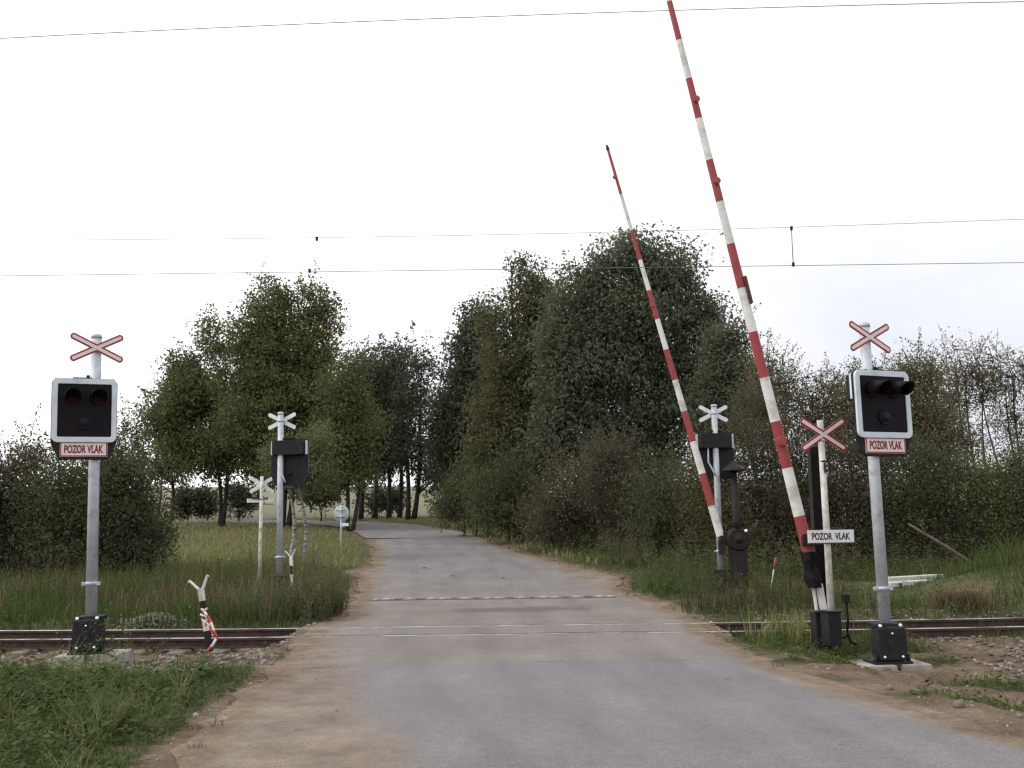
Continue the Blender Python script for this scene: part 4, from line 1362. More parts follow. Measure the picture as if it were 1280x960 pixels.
def plant(name, label, cat, group, base, lobes, Y, trunks, clumps, per, lsize, mat, bark, cr=.5, droop=.3, shoots=0, trunk_r=.2, up=.6,
          shell=.42, flat=.75, parts=('crown', 'trunk'), limbs=26, wid=.30, accent=0.0, shoot_len=1.0, seed=1):
    """lobes in photograph units (px, py, rx, ry, depth offset m): real ellipsoids standing at distance Y"""
    r = np.random.default_rng(seed)
    k = Y / F
    per = int(per * 1.2); lsize = lsize * .86
    root = empty(name, base, label=label, cat=cat, group=group)
    base = np.array(base)
    LB = []
    for (px, py, rx, ry, dy) in lobes:
        c = at(px, py, Y + dy) - base
        LB.append((c, np.array([rx * k, max(rx, ry * .55) * k * .85, ry * k])))
    vol = np.array([b[1].prod() ** .75 for b in LB]); vol /= vol.sum()
    C, CN = [], []
    for i, (c, rad) in enumerate(LB):
        n = max(4, int(round(clumps * vol[i])))
        u = unit(r.normal(0, 1, (n, 3)))
        rr = r.random(n) ** shell
        wobble = 1 + .22 * np.sin(u[:, 0] * 5 + i) * np.cos(u[:, 2] * 4 + 2 * i) + r.normal(0, .07, n)
        C.append(c + u * (rr * wobble)[:, None] * rad); CN.append(u)
    C = np.vstack(C); CN = np.vstack(CN)
    C[:, 2] = np.maximum(C[:, 2], .15)
    # trunk, limbs, twigs
    tb = MB(); nodes = []
    top = max(c[2] + rad[2] * .6 for c, rad in LB)
    T = []
    for (tx, lean, th) in trunks:
        p0 = np.array([tx, 0, -.3]); h = top * th
        pts = [p0 + np.array([lean * t * h + .18 * math.sin(t * 5 + tx), .15 * math.sin(t * 4 + tx * 2), t * (h + .3)]) for t in np.linspace(0, 1, 9)]
        rad_ = [trunk_r * (1.25 if t == 0 else 1) * (1 - .88 * t) + .01 for t in np.linspace(0, 1, 9)]
        tb.tube(pts, rad_, 9); T.append((np.array(pts), rad_))
        nodes += list(pts)
    for j in range(limbs):
        c = C[r.integers(len(C))]
        pts, rad_ = T[np.argmin([abs(t[0][:, 0].mean() - c[0]) + r.random() * 1.5 for t in T])]
        hd = np.hypot(*(c - pts[4])[:2])
        zt = np.clip(c[2] - .75 * hd - .3, pts[-1][2] * .16, pts[-1][2] * .9)
        t = np.interp(zt, pts[:, 2], np.arange(9)); i0 = int(min(t, 7)); a = pts[i0] + (pts[i0 + 1] - pts[i0]) * (t - i0)
        r0 = np.interp(t, np.arange(9), rad_) * .5
        m = a + (c - a) * .5 + np.array([0, 0, .05 * hd]) + r.normal(0, .12, 3)
        m2 = a + (c - a) * .78 + r.normal(0, .1, 3) + np.array([0, 0, .04 * hd])
        tb.tube([a, m, m2, c], [r0, r0 * .6, r0 * .38, .012], 6, caps=False)
        nodes += [m, m2, c, (a + m) / 2]
    nd = np.array(nodes)
    tw = r.choice(len(C), min(len(C), 240), replace=False)
    for j in tw:
        c = C[j]; q = nd[np.argmin(((nd - c) ** 2).sum(1))]
        if np.linalg.norm(q - c) > .1:
            tb.tube([q, (q + c) / 2 + r.normal(0, .08, 3), c], [.022, .016, .006], 3, caps=False)
    # leaves
    cj = np.repeat(np.arange(len(C)), per)
    n = len(cj)
    csz = r.uniform(.6, 1.35, len(C))
    g_ = r.normal(0, 1, (n, 3)); g_ *= np.minimum(1, 1.5 / (np.linalg.norm(g_, axis=1, keepdims=True) + 1e-6))
    pos = C[cj] + g_ * 1.15 * cr * csz[cj][:, None] * np.array([1, 1, flat])
    crn = r.uniform(0, 1, len(C))
    rnd = .78 * crn[cj] + .22 * r.random(n)
    rnd *= .88
    if accent:
        ac = r.random(len(C)) < accent
        rnd = np.where(ac[cj] & (r.random(n) < .75), r.uniform(.90, .99, n), rnd)
    d = r.normal(0, 1, (n, 3)); d[:, 2] -= droop; d = unit(d + .4 * CN[cj])
    nr = r.normal(0, 1, (n, 3)); nr[:, 2] += up
    sz = lsize * r.uniform(.6, 1.35, n)
    if shoots:
        k_ = r.integers(0, len(C), shoots)
        S0 = C[k_] + CN[k_] * cr
        topw = (S0[:, 2] / top) ** 2
        ln = shoot_len * r.uniform(.5, 1.3, shoots)
        dr = unit(CN[k_] * .75 + np.array([0, 0, 1.0]) * (.1 + .8 * r.random((shoots, 1))) + r.normal(0, .35, (shoots, 3)))
        m = 26
        tt = r.random((shoots, m))
        sp = S0[:, None] + dr[:, None] * (ln[:, None] * tt)[..., None] + r.normal(0, 1, (shoots, m, 3)) * (.085 * (1.15 - tt) * shoot_len + .015)[..., None]
        for i in range(shoots):
            tb.tube([S0[i] - dr[i] * ln[i] * .3, S0[i] + dr[i] * ln[i]], [.014, .004], 3, caps=False)
        n2 = shoots * m
        pos = np.vstack([pos, sp.reshape(-1, 3)]); rnd = np.concatenate([rnd, np.repeat(crn[k_], m) * .65 + .2 * r.random(n2)])
        d2 = np.repeat(dr, m, 0) * .5 + r.normal(0, .7, (n2, 3)); d = np.vstack([d, unit(d2)])
        nr = np.vstack([nr, r.normal(0, 1, (n2, 3))]); sz = np.concatenate([sz, lsize * r.uniform(.5, 1.1, n2)])
    ok = pos[:, 2] > -.25
    leaves_mesh(parts[0], pos[ok], d[ok], nr[ok], sz[ok], rnd[ok], mat, root, wid)
    tb.build(parts[1], bark, root)
    return root


def gz(px, Y):
    """a point on the ground at distance Y under image column px"""
    p = at(px, 660, Y); x = p[0]
    return (x, Y, float(H(np.array([x]), np.array([Y]))[0]))


TG = 'trees along the road and the field'
# ---- left group
plant('maple_tree', 'spreading green tree at left with bare forked trunk and lowest left hand crown', 'tree', TG, gz(277, 64),
      [(245, 500, 48, 42, 0), (218, 522, 34, 44, -1), (262, 418, 13, 30, 0), (285, 440, 14, 22, 0), (255, 565, 52, 30, -1), (232, 468, 24, 26, 0), (300, 540, 34, 46, 0)], 64,
      [(0, .02, .8), (-.1, -.10, .55)], 760, 46, .22, L['broad'], M['bark'], .44, .3, 130, .14, seed=11, accent=.05, shoot_len=1.1)
plant('oak_tree', 'tallest leafy tree on the left with rusty orange patches in its crown', 'tree', TG, gz(352, 62),
      [(338, 385, 34, 34, 0), (385, 392, 22, 38, 0), (410, 405, 15, 44, 0), (315, 425, 32, 40, 0), (360, 440, 56, 48, 0), (370, 490, 70, 50, 0), (320, 480, 44, 44, 0), (330, 535, 66, 46, -1), (400, 530, 60, 50, -.5), (345, 582, 50, 26, 0), (415, 575, 42, 34, 0), (455, 520, 16, 24, 0)], 62,
      [(0, 0, .8), (.3, .05, .7)], 1750, 46, .22, L['broad'], M['bark'], .44, .3, 260, .16, seed=12, accent=.055, shoot_len=1.2)
plant('birch_tree', 'birch with speckled white twin trunks behind the left signal', 'tree', TG, gz(366, 38),
      [(375, 590, 36, 22, 0), (355, 570, 24, 24, .5), (396, 560, 24, 28, .5)], 38,
      [(-.12, -.02, .9), (.24, .04, .8)], 240, 30, .13, L['broad'], M['birch'], .36, .9, 20, .085, seed=13, shoot_len=.5)
plant('young_ash_tree', 'smaller tree right of the orange flecked tree, trunk splitting low', 'tree', TG, gz(436, 58),
      [(430, 500, 34, 40, 0), (448, 540, 28, 44, 0), (420, 555, 34, 40, 0), (440, 590, 34, 22, 0), (442, 458, 14, 24, 0)], 58,
      [(-.1, -.07, .8), (.1, .1, .7)], 380, 40, .19, L['broad'], M['bark'], .5, .3, 50, .13, seed=14, accent=.02)
plant('slender_tree', 'slim dark tree with bare trunk left of the spreading one', 'tree', TG, gz(212, 70),
      [(207, 560, 17, 36, 0), (216, 585, 17, 22, 0), (196, 585, 13, 20, 0)], 70, [(0, -.01, .9)], 110, 34, .22, L['dark'], M['bark'], .45, .3, 20, .13, seed=15)
plant('bare_birch', 'thin nearly leafless birch at far left against the sky', 'tree', TG, gz(196, 78),
      [(207, 505, 18, 26, 0), (198, 540, 14, 30, 0), (212, 480, 8, 10, 0)], 78, [(0, .01, .95)], 70, 5, .16, L['birch'], M['twig'], .5, .5, 46, .09, seed=16, shoot_len=1.2, limbs=34)
plant('thin_tree', 'small thin crowned tree behind the left signal post', 'tree', TG, gz(172, 66),
      [(162, 535, 17, 20, 0), (178, 555, 15, 26, 0), (168, 585, 18, 20, 0)], 66, [(0, -.01, .95)], 90, 22, .19, L['birch'], M['bark'], .4, .4, 24, .1, seed=17)
# ---- middle, beyond the bend
for (px, Y, lobes, tr, lab, sd) in (
        (457, 72, [(462, 470, 22, 34, 0), (470, 520, 26, 40, 0), (458, 560, 22, 30, 0), (480, 575, 22, 20, 0)], [(-.3, -.02, .95), (.5, .02, .9)], 'slim dark tree at the bend with a pair of straight trunks', 21),
        (486, 74, [(490, 460, 22, 30, 0), (492, 510, 24, 44, 0), (488, 560, 24, 30, 0)], [(0, -.05, .95), (.6, .05, .8)], 'dark tree in the middle of the clump at the bend', 22),
        (512, 70, [(526, 452, 22, 26, 0), (520, 500, 28, 40, 0), (505, 548, 28, 38, 0), (532, 560, 24, 34, 0), (545, 590, 22, 18, 0)], [(-.1, -.06, .9), (.2, .08, .9)], 'airy dark tree at the bend with a V shaped trunk', 23)):
    plant('field_maple', lab, 'tree', TG, gz(px, Y), lobes, Y, tr, 220 if sd == 23 else 340, 32, .25, L['dark'], M['bark'], .55, .3, 60, .17, seed=sd, shell=.5)
plant('alder_tree', 'narrow dark grey green tree left of the olive one', 'tree', TG, gz(588, 60),
      [(598, 400, 17, 30, 0), (588, 450, 28, 44, 0), (575, 510, 34, 50, 0), (605, 500, 34, 60, 0), (578, 575, 36, 40, 0), (560, 545, 20, 40, 0)], 60,
      [(0, 0, .95)], 680, 44, .235, L['dark'], M['bark'], .5, .3, 70, .18, seed=31)
plant('silver_birch', 'tall pointed olive green birch with drooping foliage', 'tree', TG, gz(645, 50),
      [(658, 345, 17, 30, 0), (660, 385, 30, 45, 0), (672, 420, 34, 45, .5), (642, 460, 48, 55, 0), (690, 480, 30, 70, .8), (688, 385, 22, 40, .6), (622, 420, 22, 44, .4), (635, 530, 50, 55, 0), (665, 560, 50, 60, 0), (622, 590, 42, 48, 0)], 50,
      [(0, .01, .97)], 1150, 44, .18, L['birch'], M['bark'], .42, 1.2, 60, .2, seed=32, shoot_len=.8)
plant('ash_tree', 'largest dark green tree, its broad crown behind the slim boom', 'tree', TG, gz(790, 46),
      [(785, 322, 44, 36, 0), (838, 345, 50, 46, 0), (752, 365, 44, 46, 0), (716, 410, 38, 55, -.5), (705, 480, 38, 60, 0), (800, 400, 80, 60, 0), (870, 420, 36, 50, 0), (745, 460, 60, 60, -.5),
       (830, 480, 70, 60, 0), (720, 520, 50, 60, -.5), (790, 550, 80, 60, 0), (880, 500, 40, 55, 0), (690, 560, 36, 50, 0), (885, 395, 26, 34, 0), (692, 430, 24, 50, 0), (722, 362, 28, 36, 0)], 46,
      [(0, 0, .9), (1.2, .05, .75), (-1.3, -.06, .7)], 2050, 42, .215, L['ash'], M['bark'], .42, .8, 90, .26, seed=33, wid=.25, shoot_len=.9)
plant('hazel_tree', 'smaller dark tree leaning out at the right foot of the largest crown', 'tree', TG, gz(905, 42),
      [(905, 430, 26, 30, 0), (915, 470, 30, 40, 0), (895, 500, 34, 44, 0), (925, 520, 28, 44, 0)], 42, [(0, .02, .9)], 420, 34, .165, L['ash'], M['bark'], .4, .4, 70, .12, seed=34)
# ---- thickets
BG = 'bushes of the thicket'
bush_specs = [
    # px, Y, lobes, label, mat, clumps, per, shoots
    (592, 52, [(592, 615, 38, 40, 0), (560, 635, 20, 18, 0)], 'dark bush at the bend under the narrow tree', 'bush', 170, 34, 30),
    (650, 46, [(645, 610, 40, 50, 0), (620, 640, 36, 30, 0), (675, 645, 34, 26, 0)], 'bush under the pointed olive tree along the road verge', 'bush', 280, 34, 40),
    (715, 40, [(712, 620, 44, 55, 0), (690, 655, 40, 28, 0), (740, 650, 36, 30, 0)], 'brownish green bush on the verge, left of the tall pale one', 'brownbush', 300, 34, 50),
    (770, 38, [(765, 600, 46, 56, 0), (790, 640, 44, 40, 0), (755, 568, 18, 26, 0)], 'tall pale brown topped bush in front of the largest tree', 'brownbush', 340, 34, 80),
    (838, 35, [(830, 620, 44, 52, 0), (858, 650, 40, 40, 0), (820, 660, 36, 26, 0)], 'dark bush behind the foot of the slim boom', 'bush', 300, 34, 60),
    (893, 33, [(890, 600, 38, 60, 0), (900, 660, 40, 34, 0)], 'green bush behind the rear signal and conical cap', 'birch', 280, 34, 50),
    (950, 33, [(950, 590, 42, 66, 0), (960, 650, 44, 46, 0), (945, 520, 36, 50, 1)], 'bush between the far mechanism and the near boom', 'brownbush', 380, 34, 70),
    (1010, 34, [(1015, 600, 46, 66, 0), (1000, 655, 44, 44, 0)], 'dark bush behind the older red cross', 'bush', 340, 34, 50),
    (1080, 33, [(1075, 600, 48, 70, 0), (1090, 655, 48, 44, 0)], 'dark bush behind the right signal post', 'brownbush', 360, 34, 40),
    (1150, 32, [(1150, 600, 50, 60, 0), (1160, 650, 50, 44, 0)], 'dark bush behind the dead branch and white beams', 'bush', 360, 34, 40),
    (1225, 32, [(1220, 620, 52, 56, 0), (1235, 660, 50, 34, 0), (1265, 600, 36, 40, 1)], 'dark bush right of the dead branch above the grassy bank', 'broad', 360, 34, 40),
    (1310, 32, [(1305, 610, 50, 60, 0), (1300, 655, 46, 40, 0)], 'bush cut by the right edge of the picture', 'bush', 260, 30, 30),
]
for i, (px, Y, lobes, lab, m_, cl, per, sh) in enumerate(bush_specs):
    plant('bush', lab, 'bush', BG, gz(px, Y), lobes, Y, [(0, 0, .8), (.5, .15, .6), (-.5, -.15, .6)], int(cl * 1.35), per, .105 * Y / 36, L[m_], M['twig'], .36, .4, sh, .05,
          parts=('foliage', 'stems'), limbs=18, seed=50 + i, shoot_len=.8, wid=.27)
# ---- airy willows on the right
WG = 'airy willows on the right'
for i, (px, Y, lobes, lab, cl, per, sh) in enumerate((
        (965, 37, [(960, 470, 30, 40, 0), (950, 510, 34, 40, 0), (985, 490, 24, 40, 0)], 'airy pale willow seen just behind the near boom', 150, 20, 120),
        (1020, 37, [(1030, 490, 36, 34, 0), (1010, 530, 36, 40, 0), (1040, 540, 36, 46, 0)], 'airy willow rising behind the older red cross', 170, 20, 130),
        (1090, 36, [(1090, 490, 40, 44, 0), (1070, 530, 40, 50, 0), (1110, 540, 44, 50, 0)], 'olive willow filling the space behind the right signal head', 260, 26, 130),
        (1150, 35, [(1150, 470, 34, 36, 0), (1155, 520, 44, 50, 0), (1180, 560, 44, 44, 0)], 'densest brown olive willow right of the right signal head', 320, 28, 150),
        (1215, 38, [(1215, 460, 38, 34, 0), (1230, 490, 36, 40, 0), (1195, 500, 30, 40, 0)], 'thin topped willow standing higher near the right edge', 120, 16, 150),
        (1275, 38, [(1275, 470, 32, 34, 0), (1270, 520, 34, 34, 0), (1290, 560, 34, 30, 0)], 'sparse willow cut by the right edge of the picture', 110, 16, 120))):
    plant('willow', lab, 'willow', WG, gz(px, Y), lobes, Y, [(0, 0, .85), (.4, .08, .8), (-.4, -.08, .8), (.1, .03, .9)], int(cl * 2.0), per, .11, L['willow'], M['twig'], .30, .2, int(sh * .6), .06,
          parts=('crown', 'stems'), limbs=26, seed=80 + i, shoot_len=.85, wid=.24, shell=.55)
# ---- left shrubs behind the signal
LG = 'shrubs behind the left signal'
for i, (px, Y, lobes, lab, cl, per, sh) in enumerate((
        (20, 31, [(20, 610, 46, 50, 0), (-10, 650, 46, 46, 0), (40, 570, 26, 26, 0), (40, 665, 50, 34, 0), (0, 695, 50, 20, -.5), (50, 698, 40, 18, -.5)], 'dark rounded shrub at the left edge of the picture', 420, 34, 110),
        (95, 30, [(90, 620, 54, 46, 0), (110, 660, 50, 36, 0), (70, 670, 50, 28, 0), (95, 698, 56, 18, -.5)], 'dark shrub directly behind the left signal post', 420, 34, 90),
        (160, 31, [(155, 610, 40, 48, 0), (170, 655, 40, 34, 0), (135, 585, 30, 30, 0), (190, 680, 22, 12, 0), (160, 692, 44, 20, -.5)], 'dark shrub right of the left signal, low twigs reaching over the grass', 400, 34, 90),
        (-50, 30, [(-45, 630, 40, 60, 0)], 'shrub cut by the left edge of the picture', 160, 30, 30))):
    plant('shrub', lab, 'shrub', LG, gz(px, Y), lobes, Y, [(0, 0, .8), (.4, .15, .6), (-.4, -.15, .6)], int(cl * 1.4), per, .115, L['brownbush'] if i == 0 else L['bush'], M['twig'], .34, .3, sh, .05,
          parts=('foliage', 'stems'), limbs=20, seed=100 + i, shoot_len=.8, wid=.26)
FG = 'small bushes along the field'
for i, (px, Y, lobes, lab) in enumerate((
        (231, 76, [(230, 627, 11, 17, 0)], 'small round bush in the field, left of its twin'),
        (256, 76, [(256, 628, 8, 14, 0)], 'small narrow bush in the field beside the spreading tree trunk'),
        (295, 74, [(296, 622, 18, 20, 0), (310, 628, 12, 14, 0)], 'dark wide bush behind the spreading tree trunk'),
        (485, 76, [(490, 625, 22, 14, 0), (470, 628, 16, 12, 0)], 'low dark bush under the clump of trees at the bend'),
        (550, 70, [(560, 606, 26, 22, 0), (575, 628, 24, 22, 0)], 'dark bush closing the view right of the clump at the bend'),
        (398, 70, [(400, 615, 22, 18, 0)], 'low bush in the field behind the round sign'))):
    plant('bush', lab, 'bush', FG, gz(px, Y), lobes, Y, [(0, 0, .8)], 90, 26, .24, L['dark'], M['twig'], .45, .3, 16, .06, parts=('foliage', 'stems'), limbs=8, seed=120 + i, shoot_len=.7)


# ------------------------------------------------------------------ grass and weeds
def blades(name, x, y, h, w, mat, rnd, lean=.35, z=None, seed=0):
    r = np.random.default_rng(seed + 900)
    n = len(x)
    z = H(x, y) - .02 if z is None else z
    a = r.uniform(0, 2 * np.pi, n); b = r.uniform(0, 2 * np.pi, n)
    fx, fy = np.cos(a), np.sin(a)
    ln = lean * h * r.uniform(.2, 1.5, n)
    P = np.stack([x, y, z], -1)
    S = np.stack([fx, fy, np.zeros(n)], -1) * (w / 2)[:, None]
    D = np.stack([np.cos(b), np.sin(b), np.zeros(n)], -1) * ln[:, None]
    up = np.zeros((n, 3)); up[:, 2] = h
    v = np.stack([P - S, P + S, P + up * .55 + D * .35 - S * .8, P + up * .55 + D * .35 + S * .8, P + up * r.uniform(.85, 1, (n, 1)) + D], 1)
    f = np.array([(0, 1, 3), (0, 3, 2), (2, 3, 4)])[None] + (np.arange(n) * 5)[:, None, None]
    o = np_mesh(name, v.reshape(-1, 3), f.reshape(-1, 3), mat, {'rnd': np.repeat(np.clip(rnd, 0, 1), 5)})
    return tag(o, kind='stuff')


def track_clear(x, y, m=1.7):
    return np.abs(y - track_bow(x) - 17.87) > m


def field(n, x0, x1, y0, y1, dens, seed):
    r = np.random.default_rng(seed)
    x, y = r.uniform(x0, x1, n), r.uniform(y0, y1, n)
    keep = r.random(n) < dens(x, y)
    x, y = x[keep], y[keep]
    px, py = proj(np.stack([x, y, zr(y)], -1))
    vis = (px > -140) & (px < 1420) & (py < 1150)
    return x[vis], y[vis], r


# left foreground turf and weeds
den = lambda x, y: (1 - sstep(.38, .66, dirt(x, y) + .5 * (fbm(x * 1.6, y * 1.6, 31) - .5))) * sstep(.0, .25, road_d(x, y) + .5 * (fbm(x * 1.2, y * 1.2, 33) - .45))
x, y, r = field(120000, -9.5, -.8, 6.2, 16.1, lambda x, y: den(x, y) * .42, 1)
h = r.gamma(5, .042, len(x)) * (.28 + 1.2 * fbm(x * .8, y * .8, 41) ** 1.3) * (.45 + .55 * sstep(.2, 1.3, road_d(x, y)))
blades('grass', x, y, h, r.uniform(.006, .013, len(x)), GR['lush'], .05 + .75 * r.random(len(x)) * (.45 + .9 * fbm(x * .7, y * .7, 44)), .6, seed=1)
# right foreground patches
x, y, r = field(90000, 2.0, 13, 8.5, 16.3, lambda x, y: den(x, y) * .75, 2)
h = r.gamma(5, .022, len(x)) * (.6 + 1.2 * sstep(14.3, 15.6, y)) * (.45 + .55 * sstep(.1, .9, road_d(x, y)))
blades('grass', x, y, h, r.uniform(.006, .013, len(x)), GR['lush'], .1 + .8 * r.random(len(x)) * (.5 + fbm(x * .7, y * .7, 45)), .6, seed=2)
# tall grass behind the track, left
d2 = lambda x, y: sstep(.05, .5, road_d(x, y) + .5 * (fbm(x, y, 51) - .45)) * track_clear(x, y, 1.75)
x, y, r = field(110000, -24, 1.5, 19.6, 34, lambda x, y: d2(x, y) * .7, 3)
tall = fbm(x * .35, y * .35, 61)
h = r.gamma(6, .058, len(x)) * (.25 + 1.5 * tall ** 1.2) * (.4 + .6 * sstep(.1, 1.2, road_d(x, y)))
blades('grass', x, y, h, r.uniform(.012, .024, len(x)), GR['lush'], .02 + .34 * sstep(26, 32, y) + .66 * r.random(len(x)) * (.5 + .8 * fbm(x * .4, y * .4, 62)), .4, seed=3)
x, y, r = field(14000, -24, 1.5, 20.2, 34, lambda x, y: d2(x, y) * .8 * sstep(.48, .62, fbm(x * .3, y * .3, 65)) * sstep(.6, 1.6, road_d(x, y)), 4)
blades('dry_grass', x, y, r.uniform(.35, .85, len(x)), r.uniform(.010, .02, len(x)), GR['dry'], r.random(len(x)), .3, seed=4)
# meadow further back
x, y, r = field(70000, -52, 6, 33, 78, lambda x, y: sstep(.1, .8, road_d(x, y)) * .8, 5)
h = r.uniform(.14, .42, len(x)) * (.5 + fbm(x * .2, y * .2, 71)) * (1 - .4 * sstep(34, 48, y))
blades('meadow_grass', x, y, h, r.uniform(.03, .06, len(x)), GR['meadow'], .75 * r.random(len(x)) + .5 * (fbm(x * .15, y * .15, 73) - .3), .4, seed=5)
# verge right of the road and ground under the thicket
x, y, r = field(110000, .5, 24, 19.7, 56, lambda x, y: d2(x, y) * .8 * (1 - .5 * sstep(30, 40, y)), 6)
h = r.gamma(5, .05, len(x)) * (.5 + .8 * fbm(x * .4, y * .4, 81)) * (.4 + .6 * sstep(.1, 1.5, road_d(x, y))) * (1 + .5 * sstep(9, 11, x) * (y < 28))
h = h * (1 - .72 * sstep(6.5, 7.8, x) * (1 - sstep(9.8, 10.8, x)) * sstep(21, 22.5, y) * (1 - sstep(26.5, 27.5, y)))
h = h * (1 + .7 * np.exp(-((x - 11.8) / 2) ** 2 - ((y - 23) / 2) ** 2))
blades('grass', x, y, h, r.uniform(.014, .028, len(x)), GR['lush'], .05 + .85 * r.random(len(x)) * (.5 + .8 * fbm(x * .5, y * .5, 82)), .45, seed=6)


# broad leaved weeds
def weeds(name, x, y, h, per, lsize, mat, seed, wid=.32, spread=.3):
    r = np.random.default_rng(seed + 500)
    n = len(x); j = np.repeat(np.arange(n), per); N = len(j)
    z0 = H(x, y)
    t = r.random(N) ** .75
    a = r.uniform(0, 6.283, n); bend = np.stack([np.cos(a), np.sin(a)], -1) * (h * .25)[:, None]
    px = x[j] + bend[j, 0] * t ** 2; py_ = y[j] + bend[j, 1] * t ** 2; pz = z0[j] + h[j] * t
    pos = np.stack([px, py_, pz], -1)
    aa = r.uniform(0, 6.283, N)
    d = unit(np.stack([np.cos(aa), np.sin(aa), r.normal(spread, .4, N)], -1))
    pos = pos + d * .01
    nr = np.stack([r.normal(0, .4, N), r.normal(0, .4, N), np.ones(N)], -1)
    o = leaves_mesh(name, pos, d, nr, lsize * r.uniform(.5, 1.4, N) * (1.15 - .6 * t), .25 * r.random(n)[j] + .40 * r.random(N) + .55 * (fbm(x * .9, y * .9, 301) - .2)[j], mat, None, wid)
    return tag(o, kind='stuff')


x, y, r = field(9000, -9, -1.0, 6.2, 14.4, lambda x, y: den(x, y) * .42 * sstep(.15, .9, road_d(x, y)) * sstep(.38, .6, fbm(x * .9, y * .9, 91)), 7)
weeds('weeds', x, y, r.uniform(.12, .5, len(x)) * (1 - .7 * sstep(11, 13, y)), 14, .065, GR['weed'], 1)
x, y, r = field(9000, -9, -.6, 6.2, 15.8, lambda x, y: den(x, y) * .5, 17)
weeds('weeds', x, y, r.uniform(.05, .16, len(x)), 8, .06, GR['weed'], 11, spread=.1)
x, y, r = field(4200, 2.5, 12, 9.5, 16, lambda x, y: den(x, y) * .8, 8)
weeds('weeds', x, y, r.uniform(.05, .2, len(x)), 9, .065, GR['weed'], 2, spread=.1)
x, y, r = field(11000, -24, 0, 19.6, 31, lambda x, y: d2(x, y) * .5 * sstep(.3, 1, road_d(x, y)) * sstep(.4, .6, fbm(x * .5, y * .5, 93)), 9)
weeds('weeds', x, y, r.uniform(.3, .95, len(x)) * (.5 + .8 * fbm(x * .6, y * .6, 97)), 18, .075, GR['weed'], 3)
x, y, r = field(7000, 2, 22, 19.8, 34, lambda x, y: d2(x, y) * .6 * sstep(.2, .9, road_d(x, y)) * sstep(.38, .6, fbm(x * .5, y * .5, 95)), 10)
keep = ~((x > 6.3) & (x < 10.5) & (y > 21) & (y < 27.2))
x, y = x[keep], y[keep]
weeds('weeds', x, y, r.uniform(.15, .6, len(x)), 14, .075, GR['weed'], 4)


# dead dock and reddish stalks by the crossing
def clump_stuff(name, c, sx, sy, n, hlo, hhi, mat, seed, per=18, lsize=.05):
    r = np.random.default_rng(seed)
    x = r.normal(c[0], sx, n); y = r.normal(c[1], sy, n)
    k = (road_d(x, y) > .02) & track_clear(x, y, 1.25)
    x, y = x[k], y[k]
    h = r.uniform(hlo, hhi, len(x))
    o = weeds(name, x, y, h, per, lsize, mat, seed, .25, .6)
    blades(name, np.repeat(x, 2), np.repeat(y, 2), np.repeat(h, 2) * 1.05, np.full(len(x) * 2, .012), mat, r.random(len(x) * 2), .2, seed=seed)


p = gpx(925, 772); clump_stuff('dead_weeds', (p[0] - .1, 20.6), 1.0, .55, 150, .35, 1.05, GR['dock'], 201, 15, .045)
clump_stuff('dead_weeds', (gpx(985, 770)[0] + .5, 21.0), .9, .6, 110, .3, .85, GR['dock'], 202, 15, .045)
p = gpx(420, 770); clump_stuff('dead_weeds', (p[0] - .35, 21.0), .4, .7, 120, .25, .75, GR['dock'], 203, 15, .045)
p = gpx(385, 700); clump_stuff('dead_weeds', (gpx(400, 745)[0] - .5, 24.5), .6, 1.2, 130, .4, 1.0, GR['dry'], 204, 10, .06)
p = gpx(1000, 780); clump_stuff('tall_grass', (at(985, 780, 15.7)[0], 15.75), .28, .18, 150, .25, .62, GR['meadow'], 205, 4, .05)
p = gpx(875, 745); clump_stuff('weeds', (at(850, 740, 25.5)[0], 25.2), .8, .9, 160, .25, .6, GR['weed'], 206, 18, .10)
# rusty brown tussock on the right bank
tz = gpx(1203, 762)
tr_ = np.random.default_rng(77)
n = 900
tx, ty = tr_.normal(0, .22, n), tr_.normal(0, .18, n)
o = blades('tussock', tz[0] + tx, tz[1] + ty, tr_.uniform(.25, .5, n), np.full(n, .014), GR['dry'], tr_.random(n) * .6, .8, seed=77)
del o['kind']; o.data.update()
tag(o, 'rounded tussock of brown dry grass on the soil behind the right rails', 'grass tussock')

pb = gpx(125, 842)
clump_stuff('weeds', (pb[0] - .1, pb[1] + .05), .55, .14, 70, .06, .17, GR['weed'], 207, 14, .04)
clump_stuff('weeds', (gpx(412, 768)[0] - .25, 21.2), .42, .75, 190, .3, .95, L['bush'], 208, 34, .07)
clump_stuff('weeds', (gpx(380, 768)[0] - .3, 20.6), .5, .4, 90, .2, .6, L['brownbush'], 209, 30, .06)
# seed stalks standing above the grass behind the track
x, y, r = field(5200, -22, 1.2, 20.0, 31, lambda x, y: d2(x, y) * sstep(.3, .9, road_d(x, y)) * (.12 + .9 * sstep(.5, .66, fbm(x * .45, y * .45, 171))), 41)
weeds('seed_stalks', x, y, r.uniform(.45, 1.1, len(x)), 12, .045, GR['dock'], 41, .2, 1.2)
blades('seed_stalks', x, y, r.uniform(.45, 1.15, len(x)), np.full(len(x), .012), GR['dry'], r.random(len(x)), .18, seed=42)
x, y, r = field(3000, 1.5, 20, 20.0, 29, lambda x, y: d2(x, y) * sstep(.2, .8, road_d(x, y)) * .8 * sstep(.52, .66, fbm(x * .5, y * .5, 181)) * ~((x > 6.3) & (x < 10.5) & (y > 21)), 43)
weeds('seed_stalks', x, y, r.uniform(.35, .9, len(x)), 12, .045, GR['dock'], 43, .2, 1.2)
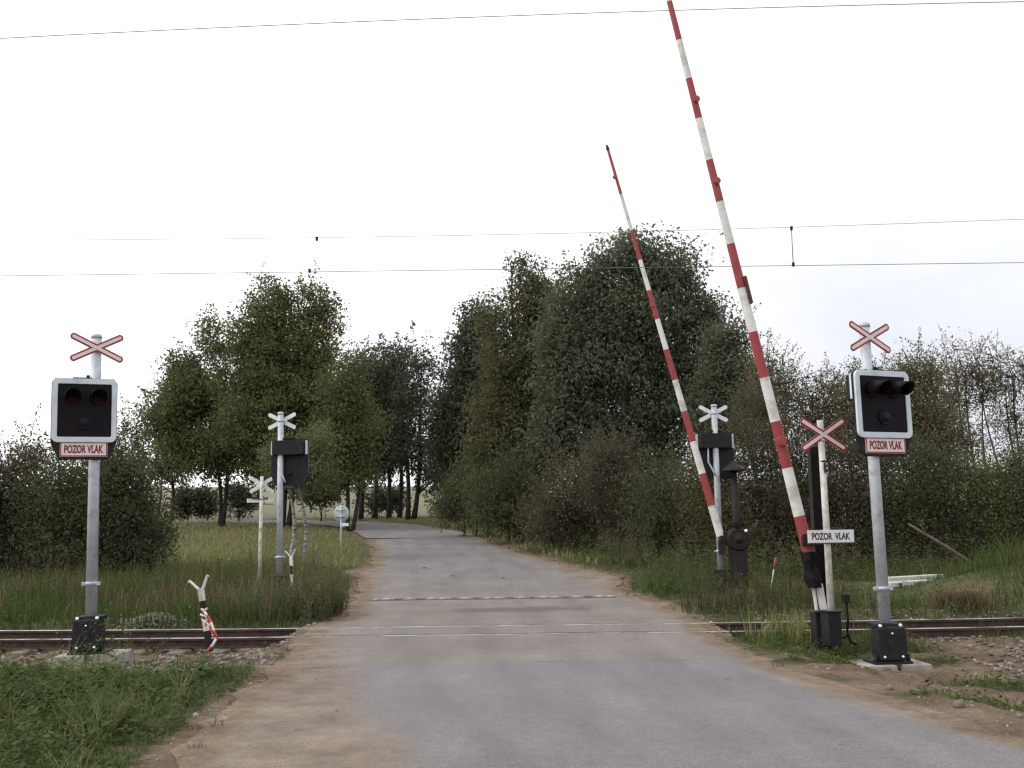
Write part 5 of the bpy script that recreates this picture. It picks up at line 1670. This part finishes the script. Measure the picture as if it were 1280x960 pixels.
# brambles and nettles at the foot of the thicket
x, y, r = field(5200, 1.5, 22, 27.5, 44, lambda x, y: .8 * sstep(.5, 1.4, road_d(x, y)) * sstep(.36, .56, fbm(x * .45, y * .45, 131)) * (1 - .6 * sstep(34, 40, y)), 31)
weeds('undergrowth', x, y, r.uniform(.3, 1.35, len(x)) * (.5 + .8 * fbm(x * .3, y * .3, 133)), 26, .10, L['bush'], 31, .27, .2)
x, y, r = field(1800, 1.5, 22, 28, 36, lambda x, y: .8 * sstep(.6, 1.6, road_d(x, y)) * sstep(.46, .6, fbm(x * .5, y * .5, 141)), 32)
weeds('undergrowth', x, y, r.uniform(.5, 1.6, len(x)), 26, .09, L['willow'], 32, .25, .3)
# arching tufts in the left foreground
x, y, r = field(110, -8.5, -1.2, 6.4, 14.6, lambda x, y: den(x, y) * .8 * sstep(.1, .6, road_d(x, y)), 33)
j = np.repeat(np.arange(len(x)), 26)
blades('grass_tufts', x[j] + r.normal(0, .04, len(j)), y[j] + r.normal(0, .04, len(j)), r.uniform(.18, .62, len(j)) * r.uniform(.6, 1.1, len(x))[j], r.uniform(.005, .011, len(j)), GR['meadow'], .5 * r.random(len(x))[j] + .35 * r.random(len(j)), .8, seed=33)
x, y, r = field(2300, -8.8, -1.4, 6.3, 12.9, lambda x, y: den(x, y) * .85 * sstep(.3, 1.0, road_d(x, y)) * sstep(.46, .56, fbm(x * .85, y * .85, 153)), 34)
weeds('tall_weeds', x, y, r.uniform(.45, 1.05, len(x)) * (.25 + 1.5 * fbm(x * .85, y * .85, 153) ** 1.6) * (1 - .75 * sstep(10.3, 12.2, y)), 26, .07, GR['weed'], 34, .22, .35)
x, y, r = field(1500, -8.8, -1.2, 6.3, 14.2, lambda x, y: den(x, y) * .6 * sstep(.2, .9, road_d(x, y)), 35)
weeds('broad_leaf_weeds', x, y, r.uniform(.08, .30, len(x)), 10, .14, GR['weed'], 35, .36, .15)
# ragged sprigs along the edges of the road and between stones
x, y, r = field(2600, -6, 8, 7, 33, lambda x, y: (np.abs(road_d(x, y) - .05) < .25) * .5 * sstep(.45, .6, fbm(x * .8, y * .8, 161)) * track_clear(x, y, .3), 36)
j = np.repeat(np.arange(len(x)), 10)
blades('edge_sprigs', x[j] + r.normal(0, .03, len(j)), y[j] + r.normal(0, .03, len(j)), r.uniform(.03, .13, len(j)), r.uniform(.006, .012, len(j)), GR['lush'], r.random(len(j)), .9, seed=36,
       z=np.where(road_d(x, y) < 0, zr(y), H(x, y))[j] - .005)
